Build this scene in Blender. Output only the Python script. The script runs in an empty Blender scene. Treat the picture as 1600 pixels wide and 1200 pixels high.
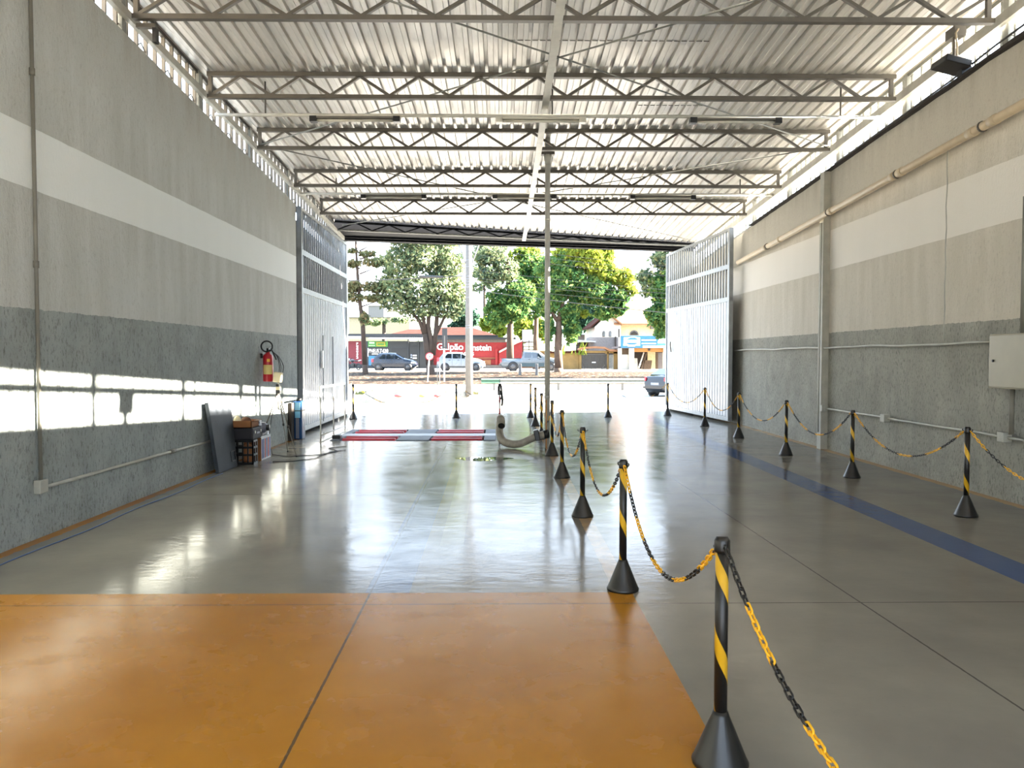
import bpy, math, random
import numpy as np
from mathutils import Vector, Matrix, Euler
random.seed(7)
RNG = np.random.default_rng(7)
PI = math.pi
sc = bpy.context.scene
COL = sc.collection

# ------------------------------------------------------------------ camera
CAM = Vector((0, 0, 1.6)); FPX = 1200.0
cam_d = bpy.data.cameras.new('camera'); cam = bpy.data.objects.new('camera', cam_d); COL.objects.link(cam)
cam_d.sensor_fit = 'HORIZONTAL'; cam_d.sensor_width = 36.0; cam_d.lens = 36.0 * FPX / 1600.0
cam_d.clip_end = 2000; cam_d.clip_start = 0.05
cam.location = CAM
cam.rotation_euler = (PI/2 - math.atan(42/1200), 0, -math.atan(15/1200))
sc.camera = cam
RC = cam.rotation_euler.to_matrix()
def ray(px, py): return RC @ Vector(((px-800)/FPX, (600-py)/FPX, -1.0))
def at(px, py, Y):
    """the point of the place that stands Y metres into the hall and shows at px, py in the 1600x1200 photo"""
    d = ray(px, py); return CAM + d*((Y-CAM.y)/d.y)
def atz(px, py, Z=0.0):
    d = ray(px, py); return CAM + d*((Z-CAM.z)/d.z)

# ------------------------------------------------------------------ materials
def lin(h):
    if isinstance(h, str):
        h = h.lstrip('#'); v = [int(h[i:i+2], 16)/255 for i in (0, 2, 4)]
    else: v = list(h); return tuple(v)+(1,)
    return tuple((c/12.92 if c <= .04045 else ((c+.055)/1.055)**2.4) for c in v)+(1,)
class T:
    """thin wrapper for building a node tree"""
    def __init__(s, name):
        s.m = bpy.data.materials.new(name); s.m.use_nodes = True; s.t = s.m.node_tree; s.n = s.t.nodes
        s.b = s.n['Principled BSDF']; s.out = s.n['Material Output']
        s.geo = s.n.new('ShaderNodeNewGeometry'); s.tc = s.n.new('ShaderNodeTexCoord')
        s.sep = s.n.new('ShaderNodeSeparateXYZ'); s.t.links.new(s.geo.outputs['Position'], s.sep.inputs[0])
        s.x, s.y, s.z = s.sep.outputs
    def set(s, sock, v):
        if hasattr(v, 'is_linked') or hasattr(v, 'links'): s.t.links.new(v, sock)
        else: sock.default_value = v
    def m_(s, op, a, b=None, c=None):
        n = s.n.new('ShaderNodeMath'); n.operation = op
        for i, v in enumerate((a, b, c)):
            if v is not None: s.set(n.inputs[i], v)
        return n.outputs[0]
    def gt(s, a, b): return s.m_('GREATER_THAN', a, b)
    def lt(s, a, b): return s.m_('LESS_THAN', a, b)
    def mul(s, *a):
        r = a[0]
        for v in a[1:]: r = s.m_('MULTIPLY', r, v)
        return r
    def add(s, a, b): return s.m_('ADD', a, b)
    def sub(s, a, b): return s.m_('SUBTRACT', a, b)
    def band(s, v, lo, hi): return s.mul(s.gt(v, lo), s.lt(v, hi))
    def ramp(s, v, lo, hi, a=0.0, b=1.0):
        n = s.n.new('ShaderNodeMapRange'); n.clamp = True
        for i, q in enumerate((v, lo, hi, a, b)): s.set(n.inputs[i], q)
        return n.outputs[0]
    def noise(s, scale=5.0, detail=3.0, rough=.55, stretch=(1, 1, 1), world=True, off=0):
        mp = s.n.new('ShaderNodeMapping'); mp.inputs['Scale'].default_value = stretch; mp.inputs['Location'].default_value = (off, off*1.3, off*.7)
        s.t.links.new(s.geo.outputs['Position'] if world else s.tc.outputs['Object'], mp.inputs[0])
        n = s.n.new('ShaderNodeTexNoise'); n.inputs['Scale'].default_value = scale; n.inputs['Detail'].default_value = detail; n.inputs['Roughness'].default_value = rough
        s.t.links.new(mp.outputs[0], n.inputs['Vector']); return n.outputs['Fac']
    def mix(s, f, a, b):
        n = s.n.new('ShaderNodeMix'); n.data_type = 'RGBA'
        s.set(n.inputs[0], f); s.set(n.inputs[6], a); s.set(n.inputs[7], b); return n.outputs[2]
    def bump(s, h, strength=.3, dist=.02, prev=None):
        n = s.n.new('ShaderNodeBump'); n.inputs['Strength'].default_value = strength; n.inputs['Distance'].default_value = dist
        s.set(n.inputs['Height'], h)
        if prev is not None: s.t.links.new(prev, n.inputs['Normal'])
        return n.outputs[0]
    def done(s, color=None, rough=.6, metal=0.0, normal=None, spec=None, alpha=None):
        if color is not None: s.set(s.b.inputs['Base Color'], color)
        s.set(s.b.inputs['Roughness'], rough); s.set(s.b.inputs['Metallic'], metal)
        if normal is not None: s.t.links.new(normal, s.b.inputs['Normal'])
        if spec is not None: s.b.inputs['Specular IOR Level'].default_value = spec
        return s.m
def simple(name, col, rough=.6, metal=0.0, var=.12, scale=6.0, bump=0.0, bscale=40.0, spec=None, world=True):
    t = T(name); c = lin(col); f = t.noise(scale, 4, world=world)
    lo = tuple(max(0, v*(1-var)) for v in c[:3])+(1,); hi = tuple(min(1, v*(1+var)) for v in c[:3])+(1,)
    nrm = t.bump(t.noise(bscale, 3, world=world), bump, .01) if bump else None
    return t.done(t.mix(t.ramp(f, .3, .7), lo, hi), rough, metal, nrm, spec)

M = {}
def mk():
    S = simple
    M['steel_dark'] = S('dark_painted_steel', '#5f5a52', .5, .2)
    M['steel_beam'] = S('dark_beam_steel', '#1c1d20', .7, .0, spec=.05)
    M['steel_grey'] = S('grey_painted_steel', '#84857f', .45, .3)
    M['gate_paint'] = S('pale_grey_gate_paint', '#a9afb7', .28, .0)
    M['gate_frame'] = S('gate_frame_paint', '#8f9396', .4, .15)
    M['galv'] = S('galvanised_tube', '#c0beb4', .4, .05)
    M['white_metal'] = S('white_painted_metal', '#d6d6d0', .4)
    M['black_plastic'] = S('black_plastic', '#121212', .38)
    M['rubber'] = S('black_rubber', '#16161a', .7)
    M['black_metal'] = S('black_metal', '#1c1c1e', .4, .4)
    M['yellow_plastic'] = S('yellow_plastic', '#f2b51e', .4)
    M['red_paint'] = S('red_paint', '#b3202c', .35)
    M['roller_red'] = S('red_roller_coating', '#c23848', .45)
    M['pit_dark'] = S('pit_sheet_metal', '#2a2a2c', .6, .3)
    M['plate_grey'] = S('grey_chequer_plate', '#737a84', .65, .0, bump=.4, bscale=60, spec=.15)
    M['plate_light'] = S('light_steel_strip', '#9a9ea4', .5, .1)
    M['conduit'] = S('painted_conduit', '#a6a69c', .45)
    M['conduit_dark'] = S('weathered_conduit', '#77756c', .5)
    M['pvc'] = S('beige_drain_pipe', '#c3b296', .42, var=.08)
    M['panel_beige'] = S('beige_enamel', '#8f866c', .4, var=.04)
    M['pillar'] = S('painted_pillar', '#a9a79c', .6, bump=.2)
    M['board_grey'] = S('grey_steel_board', '#363b41', .6, .0, spec=.2)
    M['cardboard'] = S('brown_cardboard', '#8a5a34', .85)
    M['cardboard_dark'] = S('dark_cardboard', '#5c3b24', .85)
    M['cream'] = S('cream_plastic', '#d8cba6', .5)
    M['white'] = S('white_paint', '#e6e6e2', .5)
    M['paper'] = S('white_printed_card', '#d9dce2', .6)
    M['ink_blue'] = S('blue_print', '#34488c', .6)
    M['ink_red'] = S('red_print', '#b03030', .6)
    M['case_black'] = S('black_case_fabric', '#17151c', .7)
    M['grey_plastic'] = S('grey_machine_plastic', '#6f7280', .4)
    M['blue_gloss'] = S('glossy_blue_plastic', '#1d63a8', .18)
    M['blue_deep'] = S('deep_blue_plastic', '#17406e', .25)
    M['blue_pale'] = S('pale_blue_film', '#7fc3e6', .3)
    M['label_yellow'] = S('yellow_label', '#d7c27c', .6)
    M['hose'] = S('flexible_grey_hose', '#857c6c', .5, .2)
    M['orange_tape'] = S('faded_orange_paint', '#c08a4e', .6)
    M['cable'] = S('black_cable', '#1a1a1c', .6)
    M['cable_blue'] = S('blue_grey_cable', '#4a6088', .6)
    M['lamp_white'] = S('white_lamp_tube', '#c8c5b8', .35)
    M['lamp_grey'] = S('grey_lamp_tray', '#6b675f', .5)
    # outdoors
    M['concrete_pole'] = S('cast_concrete', '#504e4c', .85, bump=.3)
    M['band_steel'] = S('pole_band_steel', '#606064', .5, .5)
    M['asphalt'] = S('pale_asphalt', '#8c8a86', .9, bump=.2)
    M['driveway'] = S('driveway_concrete', '#a5a198', .9, bump=.2)
    M['street'] = S('street_concrete', '#8f8a82', .9)
    M['earth'] = S('dry_earth', '#857b6a', .95, var=.3)
    M['bark'] = S('tree_bark', '#30251d', .95, var=.3, scale=3, bump=.6, bscale=8)
    M['bark_pale'] = S('pale_bark', '#48382c', .95, var=.3, scale=3, bump=.6, bscale=8)
    M['tile_roof'] = S('clay_roof_tiles', '#3a221c', .95, var=.25, scale=2, bump=.6, bscale=6, spec=.05)
    M['tile_pale'] = S('sunlit_clay_tiles', '#855c40', .85, var=.2, scale=2, bump=.6, bscale=6)
    M['shop_grey'] = S('charcoal_shopfront', '#1d2226', .6)
    M['shop_dark'] = S('dark_roller_door', '#121619', .6)
    M['shop_red'] = S('dark_red_wall', '#5a121c', .7)
    M['wall_red'] = S('bright_red_wall', '#7e1517', .7)
    M['dado'] = S('grey_render', '#5c5753', .85)
    M['sign_green'] = S('green_sign', '#2a6a20', .5)
    M['sign_yellow'] = S('yellow_sign', '#7e7c14', .5)
    M['sign_blue'] = S('blue_sign', '#1c5c84', .4)
    M['sign_cyan'] = S('light_blue_sign', '#327496', .4)
    M['lettering'] = S('white_lettering', '#f0f0ee', .5)
    M['lettering_green'] = S('pale_green_lettering', '#a8d8a0', .5)
    M['sign_back'] = S('dark_sign_back', '#131315', .6)
    M['cream_wall'] = S('cream_house_wall', '#b8a882', .85)
    M['white_wall'] = S('white_render', '#b4aea4', .85)
    M['grey_wall'] = S('grey_block_wall', '#605c5c', .9, bump=.3)
    M['ochre'] = S('ochre_masonry', '#7c6238', .9, var=.2, scale=2, bump=.4, bscale=5)
    M['grille'] = S('grey_iron_bars', '#55534f', .5, .3)
    M['interior_dark'] = S('dim_room_wall', '#2a2420', .9)
    M['wood'] = S('weathered_planks', '#463626', .8, var=.25)
    M['orange_beam'] = S('orange_painted_beam', '#8e5e22', .6)
    M['rail_green'] = S('green_guardrail_end', '#52705a', .5, .2)
    M['rail_grey'] = S('galvanised_guardrail', '#86867c', .5, .4)
    M['bag_red'] = S('faded_red_plastic', '#8a3434', .7)
    M['bag_yellow'] = S('dull_yellow_plastic', '#807038', .7)
    M['glass'] = S('tinted_car_glass', '#10161c', .06, spec=.9)
    M['car_blue'] = S('dark_blue_car_paint', '#121c2a', .22, .1)
    M['car_white'] = S('white_car_paint', '#6c757e', .3)
    M['car_silver'] = S('silver_car_paint', '#596066', .3, .2)
    M['car_teal'] = S('grey_teal_car_paint', '#22363e', .3, .1)
    M['car_black'] = S('black_car_paint', '#0c0f14', .15, .0)
    M['tail_red'] = S('red_lamp_glass', '#c01828', .2)
    M['head_clear'] = S('clear_lamp_glass', '#c8d0d6', .15)
    M['rim'] = S('alloy_wheel', '#454547', .4, .3)
    M['hill'] = S('hazy_hillside', '#66705c', .95, var=.25, scale=.05)
    M['pale_block'] = S('pale_distant_render', '#8a7e6a', .9)
mk()

def floor_mat():
    t = T('painted_epoxy_floor')
    x, y = t.x, t.y
    n1 = t.noise(1.3, 4); n2 = t.noise(9, 3); nf = t.noise(35, 3, off=4)
    grey = t.mix(t.ramp(n1, .3, .7), lin('#7c7870'), lin('#8c887e'))
    grey = t.mix(t.mul(t.ramp(nf, .62, .8), .25), grey, lin('#6e6f69'))
    org = t.mix(t.ramp(t.noise(1.1, 5, off=2), .3, .7), lin('#a66d1c'), lin('#ba812c'))
    org = t.mix(t.mul(t.ramp(nf, .70, .8), .2), org, lin('#8a5a14'))
    c = grey
    wob = t.m_('MULTIPLY_ADD', n2, .012, -.006)
    # centre blue lane beside the joint, fading with distance
    lane = t.sub(x, t.m_('MULTIPLY_ADD', y, -.0150, -.855))
    bl = t.mul(t.band(t.add(lane, wob), .0, .30), t.gt(y, 5.16), t.ramp(y, 5.5, 12.5, .85, .22), t.ramp(n1, .25, .6, .55, 1))
    c = t.mix(bl, c, lin('#5b7196'))
    yl = t.mul(t.band(t.add(lane, wob), .42, .62), t.band(y, 6.5, 14.3), .28)
    c = t.mix(yl, c, lin('#a3a083'))
    # right blue lane
    xb = t.add(x, t.mul(wob, .6))
    c = t.mix(t.mul(t.band(xb, 3.68, 4.03), .93), c, lin('#3f5683'))
    # thin orange line under the middle posts
    c = t.mix(t.mul(t.band(t.add(x, wob), .76, .89), t.gt(y, 5.1), t.ramp(n2, .3, .65, .35, .8)), c, lin('#c9a679'))
    # orange edges at the wall feet
    e = t.m_('MULTIPLY_ADD', n2, .07, -.035)
    c = t.mix(t.mul(t.lt(t.add(x, e), -3.99), t.lt(y, 15.3), .9), c, org)
    c = t.mix(t.mul(t.gt(t.add(x, e), 5.49), .75), c, lin('#b9925f'))
    # orange field
    fld = t.mul(t.lt(t.add(y, t.mul(wob, .4)), 5.17), t.lt(t.add(x, t.mul(wob, .4)), .88))
    c = t.mix(fld, c, org)
    # joints
    def joint(v, w): return t.lt(t.m_('ABSOLUTE', v), w)
    jw = t.m_('MULTIPLY_ADD', t.noise(20, 2), .006, -.003)
    ym = t.sub(t.m_('PINGPONG', t.add(y, -4.93+400), 2.0), 0.0)
    j1 = t.lt(t.add(ym, jw), .0055)
    j2 = joint(t.add(t.sub(x, t.m_('MULTIPLY_ADD', y, -.0140, -.825)), jw), .007)
    j3 = joint(t.add(t.sub(x, t.m_('MULTIPLY_ADD', y, -.0170, 2.42)), jw), .006)
    j = t.m_('MAXIMUM', t.m_('MAXIMUM', j1, j2), j3)
    c = t.mix(t.mul(j, .8), c, lin('#3c3a36'))
    rough = t.add(t.ramp(t.noise(3, 4, off=8), .3, .75, .10, .20), t.mul(fld, .12))
    nb = t.bump(t.noise(1.6, 2, stretch=(1, 1.4, 1)), .10, .03)
    nb = t.bump(t.mul(t.noise(11, 4, .6, stretch=(.7, 1.3, 1)), t.m_('MULTIPLY_ADD', fld, -.75, 1.0)), .15, .01, nb)
    return t.done(c, rough, 0, nb, .09)
M['floor'] = floor_mat()
def wall_mat(name, b0, b1, top0, slope, warm):
    t = T(name); z = t.z
    n = t.noise(2.2, 5); st = t.noise(3, 4, stretch=(1, 1.5, .22)); fine = t.noise(26, 5, .7, stretch=(1, 1, .45)); spk = t.noise(45, 4, .7, stretch=(1, 1, .4), off=3)
    w = t.mix(t.ramp(st, .3, .72), lin('#c2c4be' if not warm else '#c8c2b4'), lin('#d2d4d0' if not warm else '#d6d0c4'))
    bd = t.band(t.add(z, t.m_('MULTIPLY_ADD', n, .02, -.01)), b0, b1)
    w = t.mix(t.mul(bd, .85), w, lin('#f6faf8' if not warm else '#e8e4dc'))
    top = t.m_('MULTIPLY_ADD', t.y, slope, top0)
    w = t.mix(t.mul(t.ramp(t.sub(z, top), -.9, 0.0), t.ramp(st, .35, .7), .55), w, lin('#8f8672'))
    w = t.mix(t.mul(t.ramp(spk, .55, .72), .35, t.sub(1.0, bd)), w, lin('#8b877c'))
    g = t.mix(t.ramp(n, .3, .7), lin('#949b99' if not warm else '#96958c'), lin('#a9b0ae' if not warm else '#a9a89e'))
    g = t.mix(t.mul(t.ramp(st, .5, .75), .35), g, lin('#7f8480'))
    g = t.mix(t.mul(t.ramp(spk, .52, .66), .7), g, lin('#62665f'))
    low = t.mul(t.ramp(t.add(z, t.mul(n, .5)), .75, .25), t.ramp(t.noise(34, 4, .7, stretch=(1, 1, .6), off=5), .54, .66))
    g = t.mix(t.mul(low, .45), g, lin('#555148'))
    edge = t.add(z, t.m_('MULTIPLY_ADD', t.noise(9, 5, .7), .05, -.025))
    c = t.mix(t.lt(edge, 2.02), w, g)
    bs = t.mul(t.add(t.mul(fine, .7), t.mul(spk, .6)), t.sub(1.0, t.mul(bd, .7)))
    nb = t.bump(bs, .8, .025)
    return t.done(c, .85, 0, nb, .2)
M['recess'] = simple('dark_shaded_render', '#4e5052', .9)  # plaster of the gate recess, its shade put into the dark colour
M['wall_left'] = wall_mat('rough_two_tone_plaster_left', 3.06, 3.6, 5.74, -.072, False)
M['wall_right'] = wall_mat('rough_two_tone_plaster_right', 3.1, 3.78, 5.52, -.055, True)
def roof_mat():
    t = T('corrugated_aluminium')
    n = t.noise(1.2, 4, stretch=(3, .4, 1)); s = t.noise(8, 3, stretch=(2, .3, 1))
    c = t.mix(t.ramp(n, .3, .7), lin('#e0ddd8'), lin('#f4f0ea'))
    c = t.mix(t.mul(t.ramp(s, .55, .8), .3), c, lin('#8c8478'))
    return t.done(c, t.ramp(n, .3, .7, .34, .5), .55)
M['roof'] = roof_mat()
def pole_mat():
    t = T('black_pole_yellow_spiral')
    sp = t.n.new('ShaderNodeSeparateXYZ'); t.t.links.new(t.tc.outputs['Object'], sp.inputs[0])
    a = t.m_('DIVIDE', t.m_('ARCTAN2', sp.outputs[1], sp.outputs[0]), 2*PI)
    f = t.m_('FRACT', t.add(t.add(a, t.mul(sp.outputs[2], 3.2)), 10.05))
    k = t.band(f, .0, .30)
    n = t.noise(8, 3)
    blk = t.mix(t.ramp(n, .3, .7), lin('#0e0d0c'), lin('#1a1918')); yel = t.mix(t.ramp(n, .3, .7), lin('#c99a1c'), lin('#dfb02c'))
    return t.done(t.mix(k, blk, yel), .42)
M['pole_spiral'] = pole_mat()
def hose_mat():
    t = T('ribbed_exhaust_hose')
    return t.done(t.mix(t.ramp(t.noise(9, 3), .3, .7), lin('#8c877b'), lin('#b0aa9e')), .55, .15)
M['hose'] = hose_mat()
def litter_mat():
    t = T('leaf_litter')
    v = t.noise(3.2, 4, .75, stretch=(1, .8, 1)); v2 = t.noise(1.1, 3, off=5)
    c = t.mix(t.ramp(v, .42, .58), lin('#1e1610'), lin('#40342a'))
    c = t.mix(t.ramp(v, .6, .66), c, lin('#8a7a64'))
    c = t.mix(t.mul(t.ramp(v2, .55, .7), .5), c, lin('#2a2618'))
    return t.done(c, .95, 0, t.bump(v, .8, .1), .1)
M['litter'] = litter_mat()
def leaf_mat(name, dark, mid, light, sc_=.6):
    t = T(name)
    v = t.noise(sc_, 3, .6); v2 = t.noise(3.0, 3, .6, off=2)
    c = t.mix(t.ramp(v, .35, .65), lin(dark), lin(mid)); c = t.mix(t.mul(t.ramp(v2, .5, .7), .9), c, lin(light))
    d = t.n.new('ShaderNodeBsdfDiffuse'); tr = t.n.new('ShaderNodeBsdfTranslucent'); mx = t.n.new('ShaderNodeMixShader')
    for q in (d, tr): t.t.links.new(c, q.inputs['Color'])
    mx.inputs[0].default_value = .45
    t.t.links.new(d.outputs[0], mx.inputs[1]); t.t.links.new(tr.outputs[0], mx.inputs[2]); t.t.links.new(mx.outputs[0], t.out.inputs[0])
    return t.m
M['leaf_mixed'] = leaf_mat('mixed_green_leaves', '#3a4c40', '#6c7a56', '#a8a272')
M['leaf_green'] = leaf_mat('deep_green_leaves', '#2a4a2e', '#507040', '#94a04e')
M['leaf_bright'] = leaf_mat('yellow_green_leaves', '#44602a', '#7a8434', '#aaa440')
M['leaf_blue'] = leaf_mat('bluish_green_leaves', '#22382e', '#3a5446', '#56705a')
M['leaf_brown'] = leaf_mat('conifer_needles', '#44523a', '#6a684a', '#846c50')
def water_mat():
    t = T('still_water')
    return t.done(t.mix(t.noise(4), lin('#5a5c58'), lin('#686a66')), t.ramp(t.noise(5), .3, .7, .0, .02), 0, None, .9)
M['water'] = water_mat()

# ------------------------------------------------------------------ mesh builder
ROOT = {}
class MB:
    def __init__(s): s.v = []; s.f = []; s.sm = []
    def _add(s, vs, fs, smooth=False):
        o = len(s.v); s.v += [tuple(v) for v in vs]
        s.f += [tuple(i+o for i in f) for f in fs]; s.sm += [smooth]*len(fs); return s
    def box(s, x0, x1, y0, y1, z0, z1, m=None):
        vs = [Vector((x, y, z)) for x in (x0, x1) for y in (y0, y1) for z in (z0, z1)]
        if m is not None: vs = [m @ v for v in vs]
        return s._add(vs, [(0,1,3,2),(4,6,7,5),(0,4,5,1),(2,3,7,6),(0,2,6,4),(1,5,7,3)])
    def cbox(s, c, sx, sy, sz, m=None):
        mm = Matrix.Translation(Vector(c)) @ (m.to_4x4() if m is not None else Matrix.Identity(4))
        return s.box(-sx/2, sx/2, -sy/2, sy/2, -sz/2, sz/2, mm)
    def beam(s, p0, p1, w, h, up=Vector((0, 0, 1))):
        p0 = Vector(p0); p1 = Vector(p1); d = (p1-p0); L = d.length; d.normalize()
        side = d.cross(up)
        if side.length < 1e-4: side = d.cross(Vector((0, 1, 0)))
        side.normalize(); u = side.cross(d)
        m = Matrix((side, d, u)).transposed().to_4x4(); m.translation = (p0+p1)/2
        return s.box(-w/2, w/2, -L/2, L/2, -h/2, h/2, m)
    def tube(s, pts, r, n=8, caps=True, closed=False, smooth=True):
        pts = [Vector(p) for p in pts]; k = len(pts)
        rr = r if hasattr(r, '__len__') else [r]*k
        vs = []; fs = []; prev = None
        for i, p in enumerate(pts):
            if closed: d = pts[(i+1) % k]-pts[i-1]
            else: d = pts[min(i+1, k-1)]-pts[max(i-1, 0)]
            d.normalize()
            if prev is None:
                a = Vector((0, 0, 1)) if abs(d.z) < .9 else Vector((1, 0, 0)); u = d.cross(a).normalized()
            else:
                u = prev - d*prev.dot(d)
                u = u.normalized() if u.length > 1e-6 else d.orthogonal().normalized()
            prev = u; w = d.cross(u)
            for j in range(n):
                a = 2*PI*j/n; vs.append(p+(u*math.cos(a)+w*math.sin(a))*rr[i])
        for i in range(k if closed else k-1):
            b = ((i+1) % k)*n; a0 = i*n
            for j in range(n): fs.append((a0+j, a0+(j+1) % n, b+(j+1) % n, b+j))
        s._add(vs, fs, smooth)
        if caps and not closed:
            o = len(s.v)-len(vs)
            s.f += [tuple(o+j for j in reversed(range(n))), tuple(o+(k-1)*n+j for j in range(n))]; s.sm += [False, False]
        return s
    def lathe(s, prof, c=(0, 0, 0), n=20, axis='z', smooth=True):
        c = Vector(c); vs = []; fs = []; k = len(prof)
        for (r, h) in prof:
            for j in range(n):
                a = 2*PI*j/n; q = (r*math.cos(a), r*math.sin(a), h)
                if axis == 'y': q = (q[0], q[2], q[1])
                if axis == 'x': q = (q[2], q[0], q[1])
                vs.append(c+Vector(q))
        for i in range(k-1):
            for j in range(n): fs.append((i*n+j, i*n+(j+1) % n, (i+1)*n+(j+1) % n, (i+1)*n+j))
        s._add(vs, fs, smooth); o = len(s.v)-len(vs)
        for ring, rev in ((0, True), (k-1, False)):
            if prof[ring][0] > 1e-5:
                q = [o+ring*n+j for j in range(n)]; s.f.append(tuple(reversed(q) if rev else q)); s.sm.append(False)
        return s
    def prism(s, poly, d):
        """polygon of 3-D points pushed along vector d"""
        p = [Vector(q) for q in poly]; d = Vector(d); k = len(p)
        return s._add(p+[q+d for q in p], [tuple(range(k)), tuple(reversed(range(k, 2*k)))]+[(i, k+i, k+(i+1) % k, (i+1) % k) for i in range(k)])
    def poly(s, pts, smooth=False): return s._add(pts, [tuple(range(len(pts)))], smooth)
    def sphere(s, c, rx, ry, rz, n=12, m=8):
        prof = []
        vs = []; fs = []
        for i in range(m+1):
            th = PI*i/m
            for j in range(n):
                a = 2*PI*j/n; vs.append((c[0]+rx*math.sin(th)*math.cos(a), c[1]+ry*math.sin(th)*math.sin(a), c[2]+rz*math.cos(th)))
        for i in range(m):
            for j in range(n): fs.append((i*n+j, (i+1)*n+j, (i+1)*n+(j+1) % n, i*n+(j+1) % n))
        return s._add(vs, fs, True)
    def mesh(s, name, mat, off=Vector((0, 0, 0)), fix=True):
        me = bpy.data.meshes.new(name)
        me.from_pydata([(v[0]-off[0], v[1]-off[1], v[2]-off[2]) for v in s.v], [], s.f)
        me.polygons.foreach_set('use_smooth', s.sm)
        if fix:
            import bmesh
            b = bmesh.new(); b.from_mesh(me); bmesh.ops.recalc_face_normals(b, faces=b.faces); b.to_mesh(me); b.free()
        me.materials.append(M[mat]); me.update(); return me
    def build(s, name, mat, parent=None, bevel=0.0, label=None, origin=None, fix=True):
        off = Vector((0, 0, 0))
        if parent is not None: off = ROOT.get(parent.name, Vector((0, 0, 0)))
        elif origin is not None: off = Vector(origin)
        o = bpy.data.objects.new(name, s.mesh(name, mat, off, fix)); COL.objects.link(o)
        if parent is not None: o.parent = parent; ROOT[o.name] = off
        else: o.location = off
        if bevel:
            md = o.modifiers.new('bevel', 'BEVEL'); md.width = bevel; md.segments = 2; md.limit_method = 'ANGLE'
        if label: o['label'] = label
        return o
def thing(name, label, cat, loc=(0, 0, 0), group=None):
    o = bpy.data.objects.new(name, None); COL.objects.link(o); o.location = loc; o.empty_display_size = .1
    ROOT[o.name] = Vector(loc); o['label'] = label; o['category'] = cat
    if group: o['group'] = group
    return o
def tag(o, label, cat, group=None, kind=None):
    o['label'] = label; o['category'] = cat
    if group: o['group'] = group
    if kind: o['kind'] = kind
    return o
def struct(o, label=None, cat=None):
    o['kind'] = 'structure'
    if label: o['label'] = label
    if cat: o['category'] = cat
    return o
def dup(root, loc, rotz=0, label=None, group=None):
    r = root.copy(); COL.objects.link(r); r.location = loc; r.rotation_euler = (0, 0, rotz)
    if label: r['label'] = label
    if group: r['group'] = group
    for ch in list(root.children):
        c = ch.copy(); COL.objects.link(c); c.parent = r
        for g in list(ch.children):
            d = g.copy(); COL.objects.link(d); d.parent = c
    return r
def text(s, name, size, loc, mat, parent, align='LEFT', rot=(PI/2, 0, 0), extrude=.01, wide=None, bold=0.0):
    cu = bpy.data.curves.new('lettering_source', 'FONT'); cu.body = s; cu.size = size; cu.extrude = extrude; cu.align_x = align; cu.offset = bold
    tmp = bpy.data.objects.new('lettering_source', cu); COL.objects.link(tmp)
    dg = bpy.context.evaluated_depsgraph_get(); me = bpy.data.meshes.new_from_object(tmp.evaluated_get(dg)); bpy.data.objects.remove(tmp); bpy.data.curves.remove(cu)
    x0 = min(v.co.x for v in me.vertices); x1 = max(v.co.x for v in me.vertices); k = (wide/(x1-x0)) if wide else 1.0
    for v in me.vertices: v.co.x = (v.co.x-x0)*k
    me.materials.clear(); me.materials.append(M[mat]); o = bpy.data.objects.new(name, me); COL.objects.link(o)
    o.rotation_euler = rot; o.parent = parent; o.location = Vector(loc)-ROOT.get(parent.name, Vector((0, 0, 0))); return o
# ================================================================== THE HALL
XL, XR = -4.1, 5.55
def roof_z(y): return 5.70-.061*(y-8.7)
def fac(x): return 20.9+.21*(x+4.15)          # facade line
def rend(x): return 19.4+.28*(x+4.1)          # where the sheet roof ends
def ltop(y): return 5.18-.072*(y-7.75)
def rtop(y): return 5.08-.055*(y-8.0)
YB = -3.0

# floor with the roller pit left open
HX0, HX1, HY0, HY1 = -3.32, -.12, 14.66, 16.95
b = MB(); dz = (0, 0, -.2)
def slab(pts): b.prism([(x, y, 0) for x, y in pts], dz)
slab([(-4.7, YB), (5.75, YB), (5.75, HY0), (-4.7, HY0)])
slab([(-4.7, HY0), (HX0, HY0), (HX0, HY1), (-4.7, HY1)])
slab([(HX1, HY0), (5.75, HY0), (5.75, HY1), (HX1, HY1)])
slab([(-4.7, HY1), (5.75, HY1), (5.75, fac(5.75)), (-4.7, fac(-4.7))])
struct(b.build('floor', 'floor'))

# walls
b = MB(); b.prism([(XL-.22, YB, 0), (XL-.22, 15.4, 0), (XL-.22, 15.4, ltop(15.4)), (XL-.22, YB, ltop(YB))], (.22, 0, 0))
wl = struct(b.build('wall_left', 'wall_left'))
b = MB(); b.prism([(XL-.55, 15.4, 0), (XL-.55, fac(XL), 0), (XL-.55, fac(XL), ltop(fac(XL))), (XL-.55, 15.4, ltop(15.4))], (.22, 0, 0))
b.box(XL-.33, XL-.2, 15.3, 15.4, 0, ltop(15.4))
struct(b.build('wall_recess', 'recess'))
b = MB(); b.prism([(XR, YB, 0), (XR+.1, 15.0, 0), (XR+.15, 23.1, 0), (XR+.15, 23.1, rtop(23.1)), (XR+.1, 15, rtop(15)), (XR, YB, rtop(YB))], (.2, 0, 0))
wr = struct(b.build('wall_right', 'wall_right'))
# facade piers beside the gateway
b = MB(); b.box(4.99, 5.95, fac(5.2)-.05, fac(5.2)+.2, 0, 4.74); struct(b.build('pillar_right', 'wall_right'))
b = MB(); b.box(XL-.5, XL-.12, fac(XL)-.05, fac(XL)+.2, 0, 4.74); struct(b.build('pillar_left', 'steel_grey'))

# unseen end wall added behind the camera, its opening sized to limit back light
b = MB(); b.box(XL-.3, -2.6, YB-.2, YB, 0, 6.2); b.box(4.0, XR+.3, YB-.2, YB, 0, 6.2); b.box(-2.6, 4.0, YB-.2, YB, 3.4, 6.2); struct(b.build('wall_light_block', 'wall_left'))
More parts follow.
